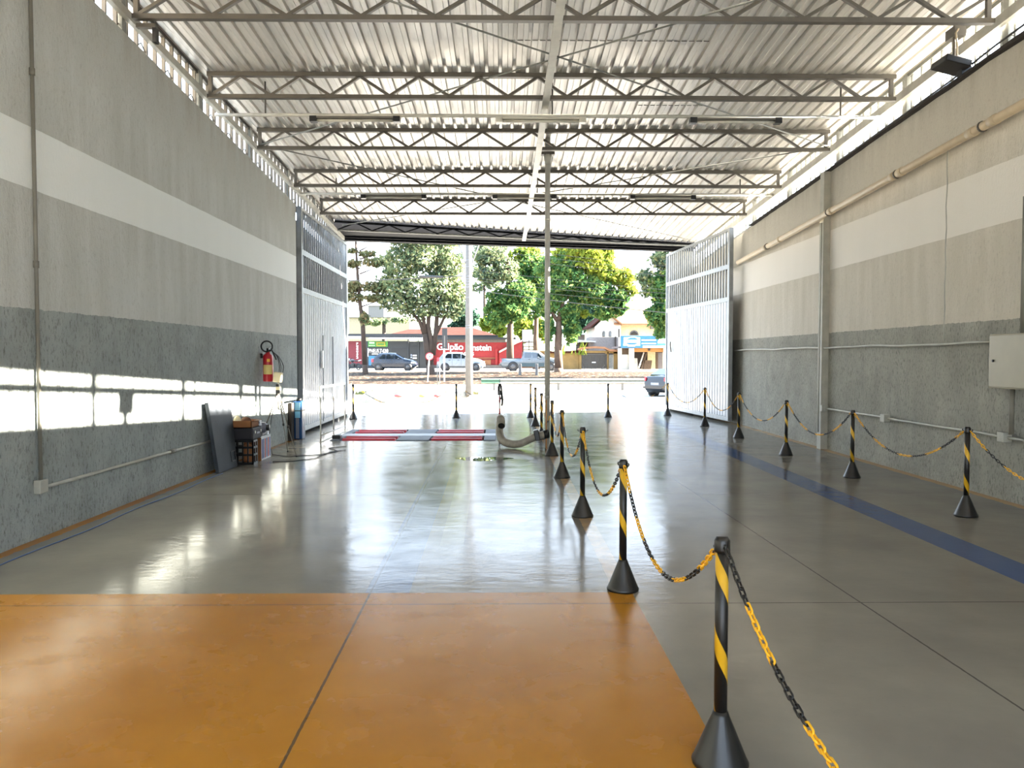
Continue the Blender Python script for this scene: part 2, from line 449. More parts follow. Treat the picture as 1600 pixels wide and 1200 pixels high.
# corrugated roof
def roof():
    b = MB(); pitch = .19; xs = []
    x = XL-.45
    while x < XR+.45:
        xs += [(x, 0), (x+.06, 0), (x+.064, .006), (x+.068, 0), (x+.124, 0), (x+.132, .046), (x+.172, .046), (x+.180, 0)]; x += pitch
    rows = []
    for t in (0, .2, .4, .6, .8, 1):
        row = []
        for (x, h) in xs:
            y = YB+(rend(x)+.02-YB)*t; row.append((x, y, roof_z(y)+h))
        rows.append(row)
    k = len(xs); vs = [p for r in rows for p in r]
    fs = [(i*k+j, i*k+j+1, (i+1)*k+j+1, (i+1)*k+j) for i in range(5) for j in range(k-1)]
    b._add(vs, fs)
    o = b.build('ceiling', 'roof'); md = o.modifiers.new('thick', 'SOLIDIFY'); md.thickness = .006; md.offset = 1
    return struct(o, 'corrugated metal roof sheets', 'roof')
roof()
# sheet lap lines of the roof
def lap(y, x0, x1):
    b = MB(); n = int((x1-x0)/.095)
    for i in range(n):
        xa = x0+i*.095
        b.box(xa, xa+.07, y, y+.012, roof_z(y)-.006, roof_z(y)-.001)
    struct(b.build('trim_1', 'steel_dark'))
lap(9.9, .1, 2.75); lap(12.0, 2.1, 3.2)

# dark gutter beam, end lattice and lintel over the gateway
def lx(x, off=0.0): return rend(x)+off
b = MB()
b.prism([(XL-.3, lx(XL-.3, .14), 4.80), (XR+.1, lx(XR+.1, .14), 4.80), (XR+.1, lx(XR+.1, .14), roof_z(lx(XR+.1))+.08), (XL-.3, lx(XL-.3, .14), roof_z(lx(XL-.3))+.08)], (0, .06, 0))
b.prism([(XL-.3, lx(XL-.3, .14), 4.80), (XR+.1, lx(XR+.1, .14), 4.80), (XR+.1, fac(XR)+.1, 4.80), (XL-.3, fac(XL)+.1, 4.80)], (0, 0, .04))
struct(b.build('beam_gutter', 'steel_beam'))
b = MB(); b.beam((XL-.3, fac(XL-.3), 4.79), (XR+.1, fac(XR+.1), 4.79), .18, .12); b.beam((XL-.3, fac(XL-.3)-.13, 4.745), (XR+.1, fac(XR+.1)-.13, 4.745), .09, .03)
b.beam((XL-.3, fac(XL-.3)-.45, 4.775), (XR+.1, fac(XR+.1)-.45, 4.775), .05, .05)
struct(b.build('beam_lintel', 'steel_beam'))
t = thing('end_truss', 'dark lattice truss lying along the gutter beam above the gateway', 'truss', (XL, lx(XL), 4.77))
MB().beam((XL-.1, lx(XL), 4.785), (XR, lx(XR), 4.785), .05, .035).build('bottom_chord', 'steel_grey', t)
MB().beam((XL-.1, lx(XL), roof_z(lx(XL))-.05), (XR, lx(XR), roof_z(lx(XR))-.05), .05, .05).build('top_chord', 'steel_beam', t)
n = 24
for i in range(n):
    xa = XL+(XR-XL)*i/n; xb = XL+(XR-XL)*(i+1)/n
    za, zb = (4.80, roof_z(lx(xb))-.06) if i % 2 == 0 else (roof_z(lx(xa))-.06, 4.80)
    MB().beam((xa, lx(xa), za), (xb, lx(xb), zb), .03, .03).build('diagonal', 'steel_beam', t)

# trusses
TY = [8.72, 10.88, 13.05, 15.3, 17.45]; ordn = ['first', 'second', 'third', 'fourth', 'fifth']
TZ = [5.375, 5.225, 5.10, 4.975, 4.83]
for i, y in enumerate(TY):
    zt = roof_z(y)-.035; zb = TZ[i]
    w = ['cut by the top of the picture', 'just before the nearer row of tube lights', 'at the head of the vertical exhaust pipe', 'just before the farther row of tube lights', 'last before the dark gutter beam'][i]
    t = thing('roof_truss', f'{ordn[i]} grey zigzag roof truss, {w}', 'truss', (XL, y, zb), 'roof trusses across the hall')
    MB().beam((XL, y, zt), (XR-.02, y, zt), .075, .06).build('top_chord', 'steel_dark', t)
    MB().beam((XL, y, zb), (XR-.02, y, zb), .075, .055).build('bottom_chord', 'steel_dark', t)
    MB().beam((XL+.04, y, zb), (XL+.04, y, zt), .05, .05).build('end_post', 'steel_dark', t)
    MB().beam((XR-.08, y, zb), (XR-.08, y, zt), .05, .05).build('end_post', 'steel_dark', t)
    n = 23
    for k in range(n):
        xa = XL+.05+(XR-XL-.15)*k/n; xb = XL+.05+(XR-XL-.15)*(k+1)/n
        za, zc = (zb+.02, zt-.02) if k % 2 == 0 else (zt-.02, zb+.02)
        MB().beam((xa, y, za), (xb, y, zc), .045, .035).build('diagonal', 'steel_dark', t)
# long strap under the trusses
pts = [(.62, 2.5, 5.69), (.62, TY[0], TZ[0]-.0505), (.61, TY[1], TZ[1]-.0505), (.61, TY[2], TZ[2]-.0505), (.60, TY[3], TZ[3]-.0505), (.59, TY[4], TZ[4]-.0505), (.57, 20.5, 4.70)]
b = MB()
for p, q in zip(pts, pts[1:]): b.beam(p, q, .095, .045)
tag(b.build('tie_channel', 'galv', origin=(.6, 12, 5)), 'long grey steel channel running under the middle of all roof trusses', 'beam')
# wall-head rails that carry the trusses
for nm, x, lab in (('left', XL-.06, 'left'), ('right', XR+.06, 'right')):
    b = MB(); b.beam((x, YB, roof_z(YB)-.34), (x, 20.3 if nm == 'left' else 22.2, roof_z(20.3 if nm == 'left' else 22.2)-.28), .06, .09 if nm == 'left' else .12)
    struct(b.build('trim_rail_'+nm, 'galv'))
# cross rods
rods = [((XL+.05, 13.0, 5.14), (XR, 6.6, 5.62), 'from the left end of the third truss up past the first'),
        ((XR-.05, 13.0, 5.14), (XL, 6.6, 5.62), 'from the right end of the third truss up past the first'),
        ((XL+.05, 13.1, 5.16), (XR-.1, 21.6, 4.85), 'from the left end of the third truss to the right gate'),
        ((XR-.05, 13.1, 5.16), (XL+.1, 19.4, 4.9), 'from the right end of the third truss to the left gate')]
for p, q, l in rods:
    tag(MB().tube([p, q], .011, 6).build('bracing_rod', 'steel_grey', origin=p), 'thin steel bracing rod '+l, 'rod', 'cross bracing rods under the roof')

# clerestory grilles above both walls
def grille(name, x, ytop, y0, y1, right):
    fr = MB(); N = 20
    for i in range(N):
        ya = y0+(y1-y0)*i/N; yb = y0+(y1-y0)*(i+1)/N
        fr.beam((x, ya, ytop(ya)+.03), (x, yb, ytop(yb)+.03), .05, .05)
        fr.beam((x, ya, roof_z(ya)-.02), (x, yb, roof_z(yb)-.02), .05, .05)
    o = struct(fr.build(name, 'steel_dark' if not right else 'steel_grey'))
    ROOT[o.name] = Vector((0, 0, 0))
    bays = [y0]+[q for q in TY if y0 < q < y1]+[y1]
    for a, c in zip(bays, bays[1:]):
        bb = MB(); k = max(2, round((c-a)/.235))
        for j in range(k):
            y = a+(c-a)*(j+.5)/k
            bb.box(x-(.012 if right else .022), x+(.012 if right else .022), y-.014, y+.014, ytop(y), roof_z(y))
            if j % 3 == 1:
                bb.tube([(x, y, ytop(y)+.12), (x, y+.12, ytop(y)+.20), (x, y+.235, ytop(y)+.13)], .008, 5)
        bb.build('bars', 'steel_dark' if not right else 'steel_grey', o)
    for y in bays[1:-1]: MB().box(x-.04, x+.04, y-.05, y+.05, ytop(y), roof_z(y)).build('post', 'steel_grey', o)
grille('window_1', XL-.14, ltop, 4.0, 20.2, False)
grille('window_2', XR+.16, rtop, 4.0, 22.0, True)
# pale neighbouring wall outside the near left clerestory
b = MB(); b.box(-6.2, -6.0, 3.0, 9.9, -.7, 6.6); struct(b.build('wall_neighbour', 'white_wall'))
# dark rough edge on the head of the right wall
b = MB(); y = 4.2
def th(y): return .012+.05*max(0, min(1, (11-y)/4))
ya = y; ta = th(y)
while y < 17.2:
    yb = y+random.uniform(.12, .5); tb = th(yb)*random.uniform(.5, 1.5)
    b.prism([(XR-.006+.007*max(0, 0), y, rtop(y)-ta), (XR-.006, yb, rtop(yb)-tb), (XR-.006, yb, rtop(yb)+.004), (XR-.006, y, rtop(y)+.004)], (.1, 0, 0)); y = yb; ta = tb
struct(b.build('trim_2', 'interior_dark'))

# ------------------------------------------------------------------ gates
def gate(hx, hy, fx, fy, label, side):
    """hx,hy the hinge at the facade; fx,fy the free edge"""
    h = Vector((hx, hy, 0)); f = Vector((fx, fy, 0)); d = (f-h); L = d.length; d.normalize(); nrm = Vector((-d.y, d.x, 0))
    t = thing('swing_gate', label, 'gate', h)
    z0, z1, za, zb = .08, 4.66, 2.98, 3.76
    def P(s_, z): return h+d*s_+Vector((0, 0, z))
    fr = MB()
    fr.beam(P(0.03, z0), P(.03, z1), .06, .06, nrm); fr.beam(P(L-.05, z0), P(L-.05, z1), .1, .1, nrm)
    fr.beam(P(0, z0+.04), P(L, z0+.04), .05, .10); fr.beam(P(0, z1-.03), P(L, z1-.03), .06, .06)
    fr.build('frame', 'gate_frame', t)
    MB().beam(P(0, za), P(L, za), .055, .11).build('middle_rail', 'gate_frame', t)
    MB().beam(P(0, zb), P(L, zb), .055, .11).build('middle_rail', 'gate_frame', t)
    k = 27
    for i in range(k):
        s_ = .12+(L-.26)*i/(k-1)
        MB().beam(P(s_, za), P(s_, z1-.05), .032, .032, nrm).build('bar', 'gate_frame', t)
    # ribbed lower panel
    b = MB(); m = 27; prof = []
    vis = 1 if nrm.x*(-1 if side == 'right' else 1) > 0 else -1
    for i in range(m):
        s0 = .06+(L-.16)*i/m; w = (L-.16)/m
        for q, o in ((0, 0), (.88, 0), (.89, .007*vis), (.99, .007*vis)): prof.append((s0+w*q, o))
    prof.append((L-.1, 0))
    vs = []
    for s_, o in prof:
        vs.append(P(s_, z0+.08)+nrm*o); vs.append(P(s_, za-.04)+nrm*o)
    b._add(vs, [(2*i, 2*i+2, 2*i+3, 2*i+1) for i in range(len(prof)-1)])
    o = b.build('ribbed_panel', 'gate_paint', t); md = o.modifiers.new('thick', 'SOLIDIFY'); md.thickness = .004
    return t, P, nrm, L
gl, PL, nl, LL = gate(-4.2, 20.75, -4.13, 15.75, 'pale grey steel gate leaf swung open along the left wall, behind the white railing', 'left')
# wicket outline, handle plate and note on the left leaf
sgn = 1 if nl.x > 0 else -1
b = MB(); b.beam(PL(3.0, .12)+nl*sgn*.03, PL(3.0, 2.1)+nl*sgn*.03, .02, .02, nl); b.beam(PL(1.9, .12)+nl*sgn*.03, PL(1.9, 2.1)+nl*sgn*.03, .02, .02, nl)
b.build('wicket_frame', 'gate_frame', gl)
MB().beam(PL(3.1, 1.35)+nl*sgn*.04, PL(3.1, 1.75)+nl*sgn*.04, .09, .02, nl).build('handle_plate', 'white', gl, label='white handle plate')
gr, PR, nr, LR = gate(4.92, 23.0, 5.42, 18.2, 'pale grey steel gate leaf swung open near the right wall', 'right')
sg2 = 1 if nr.x < 0 else -1
MB().tube([PR(.55, 1.75)+nr*sg2*.04, PR(.5, 1.95)+nr*sg2*.05, PR(.52, 2.05)+nr*sg2*.05], .02, 6).build('latch', 'steel_dark', gr)

# ------------------------------------------------------------------ left wall: conduits
b = MB(); b.tube([(XL+.03, 6.79, .48), (XL+.03, 6.79, 5.2)], .017, 8)
for z in (2.41, 4.07): b.tube([(XL+.03, 6.79, z-.03), (XL+.03, 6.79, z+.03)], .024, 8)
t = thing('conduit_pipe', 'grey conduit rising up the left wall from a small junction box', 'pipe', (XL+.03, 6.79, .4))
b.build('pipe', 'conduit_dark', t)
MB().box(XL, XL+.06, 6.73, 6.85, .40, .52).build('junction_box', 'conduit', t, .006)
t = thing('conduit_pipe', 'pale conduit running low along the left wall to the leaning board', 'pipe', (XL+.03, 6.9, .44))
MB().tube([(XL+.03, 6.86, .445), (XL+.03, 9.5, .44), (XL+.03, 10.9, .43)], .017, 8).build('pipe', 'conduit', t)
MB().tube([(XL+.03, 9.42, .44), (XL+.03, 9.56, .44)], .027, 8).build('coupling', 'conduit_dark', t)
pts = [(XL+.26+.02*math.sin(i*1.1), 4.6+i*.35, .006) for i in range(18)]
tag(MB().tube(pts, .006, 5).build('cable', 'cable_blue', origin=pts[0]), 'thin blue cable lying on the floor along the left wall', 'cable')

# fire extinguisher on the left wall
t = thing('fire_extinguisher', 'red fire extinguisher with looped black hose hung on the left wall', 'fire extinguisher', (XL+.12, 13.1, 1.18))
ex, ey = XL+.12, 13.1
MB().lathe([(.0, 1.185), (.07, 1.185), (.085, 1.20), (.085, 1.58), (.075, 1.63), (.04, 1.66), (.028, 1.70), (0, 1.70)], (ex, ey, 0), 20).build('cylinder', 'red_paint', t)
lab = MB(); n = 10
for k in range(n):
    a0 = -2.3+1.9*k/n; a1 = -2.3+1.9*(k+1)/n
    lab.poly([(ex+.0865*math.cos(a0), ey+.0865*math.sin(a0), 1.31), (ex+.0865*math.cos(a1), ey+.0865*math.sin(a1), 1.31), (ex+.0865*math.cos(a1), ey+.0865*math.sin(a1), 1.47), (ex+.0865*math.cos(a0), ey+.0865*math.sin(a0), 1.47)], True)
lab.build('paper_label', 'label_yellow', t, label='pale yellow instruction label')
lab = MB()
for k in range(4):
    a0 = -1.5+.6*k/4; a1 = -1.5+.6*(k+1)/4
    lab.poly([(ex+.0865*math.cos(a0), ey+.0865*math.sin(a0), 1.52), (ex+.0865*math.cos(a1), ey+.0865*math.sin(a1), 1.52), (ex+.0865*math.cos(a1), ey+.0865*math.sin(a1), 1.57), (ex+.0865*math.cos(a0), ey+.0865*math.sin(a0), 1.57)], True)
lab.build('sticker', 'yellow_plastic', t, label='small yellow sticker')
b = MB(); b.cbox((ex, ey, 1.725), .035, .05, .05); b.beam((ex+.01, ey-.02, 1.745), (ex+.03, ey+.1, 1.78), .015, .012); b.beam((ex+.01, ey-.02, 1.72), (ex+.03, ey+.09, 1.72), .015, .012)
b.build('valve', 'black_metal', t)
hp = [(ex+.02, ey-.02, 1.72)]+[(ex+.03, ey-.06-.105*math.cos(a)+.02, 1.80+.105*math.sin(a)) for a in [(-.6+.45*k) for k in range(13)]]+[(ex+.03, ey+.14, 1.72), (ex+.03, ey+.26, 1.62)]
hp = [(ex+.02, ey-.01, 1.71)]+[(ex-.0-.085*math.sin(a), ey-.06-.03*math.sin(a), 1.78-.09*math.cos(a)) for a in [.3*k for k in range(20)]]+[(ex+.03, ey+.12, 1.72), (ex+.04, ey+.25, 1.62), (ex+.04, ey+.33, 1.56)]
MB().tube(hp, .013, 8).build('discharge_hose', 'rubber', t)
MB().box(XL, XL+.04, ey-.03, ey+.03, 1.58, 1.66).build('wall_bracket', 'black_metal', t)

# tripod with measuring head
tx, ty = XL+.36, 12.85
t = thing('tripod', 'thin tripod carrying a cream sensor head, standing by the left wall', 'tripod', (tx, ty, 0))
ft = [(-3.30, 12.3, 0.012), (-3.62, 12.95, .012), (-4.05, 12.6, .012)]
ap = Vector((tx, ty, 1.03))
for f in ft:
    f = Vector(f); mid = ap.lerp(f, .55)
    l = MB().tube([ap+(f-ap)*.03, mid], .010, 6).tube([mid, f], .007, 6).build('leg', 'steel_dark', t)
    MB().tube([mid-(f-ap)*.02, mid+(f-ap)*.02], .018, 6).build('clamp', 'black_plastic', l)
    MB().sphere((f.x, f.y, .013), .016, .016, .013, 8, 6).build('rubber_foot', 'rubber', l)
MB().tube([(tx, ty, .72), (tx, ty, 1.18)], .014, 8).build('centre_column', 'galv', t)
b = MB(); b.cbox((tx, ty, 1.03), .07, .07, .06); b.cbox((tx, ty, 1.08), .04, .04, .06); b.cbox((tx, ty, 1.13), .05, .09, .04); b.build('tripod_head', 'black_metal', t)
MB().cbox((tx+.01, ty-.03, 1.08), .07, .06, .05).build('clamp_block', 'cream', t)
b = MB(); b.cbox((tx, ty-.01, 1.265), .13, .11, .17, Matrix.Rotation(.12, 3, 'Y')); b.build('sensor_head', 'cream', t, .012)
b = MB()
for k in range(3):
    f = Vector(ft[k]); b.tube([(tx, ty, .76), tuple(ap.lerp(f, .38))], .005, 5)
b.build('spreader', 'steel_dark', t)
for k, (a, c, l) in enumerate([((tx+.02, ty, 1.36), .02, 'nearer the extinguisher'), ((tx+.03, ty+.03, 1.36), .10, 'in the middle'), ((tx+.05, ty+.02, 1.3), .22, 'farthest from the extinguisher')]):
    pts = [(ex+.05, ey+.16, 1.68), (ex+.08, ey+.26+c*.5, 1.60), (ex+.12, ey+.22+c*1.2, 1.45), (ex+.15, ey+.1+c*1.1, 1.33), (a[0], a[1]+.03, a[2]-.02)]
    P_ = []
    for i in range(13):
        u = i/12*4; j = min(3, int(u)); f_ = u-j
        p0 = Vector(pts[max(j-1, 0)]); p1 = Vector(pts[j]); p2 = Vector(pts[j+1]); p3 = Vector(pts[min(j+2, 4)])
        P_.append(.5*((2*p1)+(p2-p0)*f_+(2*p0-5*p1+4*p2-p3)*f_**2+(3*p1-p0-3*p2+p3)*f_**3))
    tag(MB().tube(P_, .006, 5).build('sensor_cable', 'cable', origin=pts[0]), 'black cable looping from the wall to the tripod head, '+l, 'cable', 'cables hanging at the tripod')
cp = [(tx-.03, ty, 1.0), (tx-.1, ty-.05, .6), (tx-.12, ty-.15, .25), (tx-.02, ty-.3, .01), (tx+.3, ty-.55, .008), (tx+.5, ty-.45, .008), (tx+.75, ty-.3, .008), (tx+.95, ty+.2, .008), (tx+.7, ty+.6, .008), (tx+.95, ty+.9, .008)]
tag(MB().tube(cp, .006, 5).build('floor_cable', 'cable', origin=cp[3]), 'black cable trailing from the tripod in loops on the floor', 'cable')
cp = [(-3.5, 11.7, .008), (-3.2, 11.75, .008), (-2.95, 12.1, .008), (-2.9, 12.9, .008), (-2.7, 13.2, .008)]
tag(MB().tube(cp, .006, 5).build('floor_cable', 'cable', origin=cp[0]), 'black cable lying on the floor between carton and tripod feet', 'cable')

# leaning board
p0, p1 = Vector((-3.915, 10.55, .0)), Vector((-3.90, 11.25, .0)); q0, q1 = Vector((-4.035, 10.50, .98)), Vector((-4.035, 11.36, .98))
t = thing('leaning_board', 'dark grey metal cover board leaning against the left wall', 'board', p0)
nn = (q0-p0).cross(p1-p0).normalized()
if nn.x < 0: nn = -nn
b = MB(); b.prism([p0-nn*.025, p1-nn*.025, q1-nn*.025, q0-nn*.025], nn*.05)
b.v = [(v[0], v[1], max(v[2], .001)) for v in b.v]
b.build('panel', 'board_grey', t, .004)
def B(u, w, o=.03): return p0.lerp(p1, u).lerp(q0.lerp(q1, u), w)+nn*o
hb = MB()
for a, c in (((.70, .10), (.90, .10)), ((.90, .10), (.90, .24)), ((.90, .24), (.70, .24)), ((.70, .24), (.70, .10))): hb.beam(B(*a), B(*c), .014, .012, nn)
hb.build('pull_handle', 'black_metal', t, label='black rectangular handle')

# boxes beside the board
bx0, by0 = -4.02, 11.45
t = thing('plastic_crate', 'black open crate of parts on the floor beside the leaning board', 'crate', (-3.86, 11.52, 0))
CX0, CX1, CY0, CY1 = -4.02, -3.70, 11.42, 11.62
b = MB(); b.box(CX0, CX1, CY0, CY1, .0, .03)
for z in (.13, .24, .335): b.box(CX0, CX1, CY0, CY0+.015, z, z+.03); b.box(CX0, CX1, CY1-.015, CY1, z, z+.03); b.box(CX1-.015, CX1, CY0, CY1, z, z+.03); b.box(CX0, CX0+.015, CY0, CY1, z, z+.03)
for k in range(3):
    yy = CY0+.09*k; b.box(CX1-.015, CX1, yy, yy+.02, 0, .35); b.box(CX0, CX0+.015, yy, yy+.02, 0, .35)
for k in range(5):
    xx = CX0+.075*k; b.box(xx, xx+.02, CY0, CY0+.015, 0, .35)
b.build('crate_body', 'black_plastic', t)
tag(MB().tube([(-3.82, 11.53, .032), (-3.82, 11.53, .10), (-3.82, 11.53, .27), (-3.82, 11.53, .30)], [.07, .075, .07, .03], 12).build('canister', 'cardboard', origin=(-3.82, 11.53, .03)), 'tan canister standing inside the black crate', 'canister')
t = thing('carton', 'white carton with blue and red stripes on the floor beside the black crate', 'carton', (-3.86, 12.08, 0))
MB().box(-4.0, -3.72, 11.84, 12.34, 0, .37).build('carton_body', 'paper', t, .004)
MB().box(-4.002, -3.715, 11.826, 11.84, .0, .36).build('side_panel', 'cardboard', t, label='brown cardboard side')
for k, (c, y) in enumerate((('ink_blue', 11.88), ('ink_blue', 11.95), ('ink_red', 12.03), ('ink_blue', 12.11), ('ink_red', 12.19), ('ink_blue', 12.27))):
    MB().box(-3.722, -3.715, y, y+.03, .03, .33).build('printed_stripe', c, t, label=('blue' if c == 'ink_blue' else 'red')+' printed stripe')
tag(MB().box(-3.86, -3.74, 12.24, 12.33, .373, .44).build('small_box', 'paper', bevel=.004, origin=(-3.8, 12.28, .372)), 'small white box at the far end of the striped carton', 'box')
t = thing('tool_case', 'black case lying on the crate under the brown carton', 'case', (-3.85, 11.62, .367))
MB().box(-4.03, -3.70, 11.40, 11.83, .367, .55).build('case_body', 'case_black', t, .02)
MB().box(-3.70, -3.685, 11.55, 11.68, .45, .475).build('handle', 'grey_plastic', t)
for y in (11.48, 11.75): MB().box(-3.70, -3.69, y, y+.03, .46, .50).build('latch', 'galv', t)
t = thing('power_tool', 'grey and black motor unit lying on the striped carton beside the black case', 'machine', (-3.82, 12.1, .373))
MB().box(-3.94, -3.74, 11.97, 12.2, .373, .42).build('base', 'black_plastic', t, .01)
MB().lathe([(0, -.10), (.07, -.10), (.085, -.06), (.085, .08), (.06, .12), (0, .12)], (-3.82, 12.08, .495), 14, 'x').build('motor_housing', 'grey_plastic', t)
MB().lathe([(0, .12), (.05, .12), (.05, .16), (0, .16)], (-3.82, 12.08, .495), 12, 'x').build('end_cap', 'black_plastic', t)
t = thing('carton', 'brown carton of odds and ends on top of the black case', 'carton', (-3.87, 11.58, .552))
b = MB(); b.box(-4.03, -3.72, 11.40, 11.41, .552, .655); b.box(-4.03, -3.72, 11.73, 11.74, .552, .655); b.box(-4.03, -4.02, 11.40, 11.74, .552, .655); b.box(-3.73, -3.72, 11.40, 11.74, .552, .655); b.box(-4.03, -3.72, 11.4, 11.74, .552, .56)
b.build('carton_body', 'cardboard', t)
MB().box(-3.725, -3.66, 11.45, 11.72, .65, .655).build('flap', 'cardboard_dark', t)
tag(MB().sphere((-3.86, 11.59, .632), .08, .08, .07, 12, 8).build('cloth_bundle', 'cardboard_dark', origin=(-3.84, 11.60, .562)), 'dark brown bundle bulging out of the brown carton', 'bundle')
tag(MB().sphere((-3.95, 11.47, .645), .06, .05, .08, 12, 8).build('paper_ball', 'cream', origin=(-3.95, 11.47, .562)), 'cream crumpled paper sticking out of the brown carton', 'paper')
for k, l in ((0, 'nearer the left wall'), (1, 'nearer the room')):
    x0 = -3.805+.053*k
    t = thing('small_carton', 'small white carton with dark round print on the black case, '+l, 'carton', (x0+.025, 11.79, .552))
    MB().box(x0, x0+.05, 11.75, 11.82, .552, .645).build('carton_body', 'paper', t, .003)
    MB().lathe([(0, 0), (.02, 0), (.02, -.003), (0, -.003)], (x0+.025, 11.75, .6), 14, 'y').build('round_print', 'grey_plastic', t)

# blue upright by the gate
t = thing('blue_display_case', 'upright blue and pale-blue plastic case standing between left wall and gate', 'case', (-3.98, 15.1, 0))
MB().box(-4.08, -3.90, 14.95, 15.22, 0, .74).build('body', 'blue_deep', t, .02)
MB().box(-4.02, -3.955, 14.942, 14.95, .02, .42).build('lower_film', 'grey_plastic', t)
MB().box(-4.03, -3.93, 14.94, 14.95, .42, .72).build('upper_film', 'blue_pale', t)
MB().box(-4.085, -3.885, 14.935, 15.225, .55, .565).build('strap', 'black_plastic', t)
b = MB(); b.lathe([(0, .74), (.05, .74), (.05, .80), (0, .80)], (-3.97, 15.02, 0), 12); b.build('cap', 'black_plastic', t)
tag(MB().box(-4.095, -4.03, 14.70, 14.88, 0, .72).build('plank', 'interior_dark', origin=(-4.06, 14.8, 0)), 'dark brown plank standing by the left wall beside the blue case', 'plank')

# ------------------------------------------------------------------ right wall fittings
b = MB(); b.box(XR-.03, XR+.15, 13.22, 13.38, 0, rtop(13.3)); struct(b.build('pillar_1', 'pillar'))
t = thing('drain_pipe', 'long beige drain pipe sloping along the right wall', 'pipe', (XR-.05, 8, 4.25))
def dp(y): return Vector((XR-.10+.004*(y-8), y, 4.25-.0455*(y-8)))
MB().tube([dp(4.5), dp(17.9)], .052, 14).build('pipe', 'pvc', t)
for y in (6.2, 8.55, 8.95, 10.55, 10.75, 12.8, 15.2, 16.0): MB().tube([dp(y-.06), dp(y+.06)], .060, 14).build('coupling', 'pvc', t)
for y in (8.75, 10.65, 12.9, 15.9): MB().tube([dp(y-.012), dp(y+.012)], .064, 14).build('clamp', 'steel_dark', t)
def wob(y, z, a): return (XR-.02+.006*(y-8)*.9, y, z+a*math.sin(y*2.3)*.6+a*math.sin(y*5.1)*.4)
t = thing('conduit_pipe', 'thin painted conduit running level along the right wall below the paint line', 'pipe', (XR, 8.7, 1.77))
MB().tube([wob(8.5+.3*k, 1.765, .012) for k in range(34)], .016, 7).build('pipe', 'conduit', t)
t = thing('conduit_pipe', 'low pale conduit with square boxes along the right wall', 'pipe', (XR, 8, .72))
MB().tube([wob(5.0+.3*k, .72, .006) for k in range(28)], .017, 7).build('pipe', 'conduit', t)
for y in (13.15, 11.0, 8.36): MB().box(XR-.07, XR+.02, y-.06, y+.06, .665, .775).build('junction_box', 'conduit', t, .006)
t = thing('electrical_panel', 'beige metal electrical panel on the right wall, cut by the picture edge', 'panel', (XR-.08, 8.1, 1.26))
MB().box(XR-.17, XR, 7.78, 8.43, 1.26, 1.85).build('cabinet', 'panel_beige', t, .008)
MB().box(XR-.185, XR-.17, 7.80, 8.41, 1.275, 1.835).build('door', 'panel_beige', t, .005)
MB().lathe([(0, -.012), (.014, -.012), (.014, 0), (0, 0)], (XR-.185, 8.33, 1.56), 12, 'x').build('lock', 'black_metal', t)
MB().tube([(XR-.02, 8.12, 1.85), (XR-.02, 8.12, 3.3)], .02, 8).build('conduit', 'conduit_dark', t)
MB().tube([(XR-.03, 8.24, .76), (XR-.03, 8.24, 1.26)], .026, 8).build('lower_conduit', 'conduit_dark', t)
# fine wire that drops down the wall
pts = [(XR-.008+.005*(9.6-8), 9.6+.01*math.sin(k*1.7), 1.8+.14*k) for k in range(18)]
tag(MB().tube(pts, .007, 5).build('wall_wire', 'conduit', origin=pts[0]), 'thin painted wire climbing the right wall from the upper conduit', 'wire')
pts = [(XR-.075, 13.22, .3), (XR-.075, 13.22, 1.2), (XR-.07, 13.22, 2.4), (XR-.07, 13.2, 3.9)]
tag(MB().tube(pts, .012, 6).build('wall_wire', 'conduit', origin=pts[0]), 'thin pipe running up the pillar of the right wall', 'pipe')
# lamp and bracket in the right clerestory
t = thing('floodlight', 'black floodlight sitting on the head of the right wall', 'lamp', (XR-.1, 9.3, 5.05))
MB().cbox((XR-.12, 9.35, 5.13), .32, .34, .08, Matrix.Rotation(.25, 3, 'Y')).build('housing', 'black_metal', t, .01)
MB().box(XR-.02, XR+.1, 9.30, 9.40, 5.0, 5.10).build('bracket', 'black_metal', t)
t = thing('bracket_post', 'thin dark hanger post beside the floodlight in the right clerestory', 'post', (XR-.12, 9.3, 5.15))
MB().tube([(XR-.12, 9.3, 5.18), (XR-.12, 9.3, roof_z(9.3)-.02)], .016, 7).build('rod', 'steel_dark', t)
MB().cbox((XR-.08, 9.34, 5.50), .14, .2, .12).build('junction_box', 'steel_dark', t)
MB().tube([(XR-.1, 9.25, 5.52), (XR-.16, 9.2, 5.45), (XR-.13, 9.22, 5.3), (XR-.11, 9.25, 5.2)], .012, 6).build('loose_cable', 'pvc', t)
pts = [(XR+.06, 4.6, rtop(4.6)+.14), (XR+.05, 8.8, rtop(8.8)+.10), (XR+.05, 9.6, rtop(9.6)+.06), (XR+.05, 13.0, rtop(13)+.05)]
tag(MB().tube(pts, .012, 6).build('wall_wire', 'cable', origin=pts[1]), 'dark cable strung along the head of the right wall', 'cable')
t = thing('junction_box', 'dark box bracket hanging under the first truss at the left wall', 'box', (XL+.25, 8.9, 5.2))
MB().box(XL+.0, XL+.22, 8.78, 8.84, 5.29, 5.335).build('arm', 'steel_dark', t); MB().box(XL+.18, XL+.22, 8.78, 8.86, 5.13, 5.29).build('drop', 'black_metal', t)

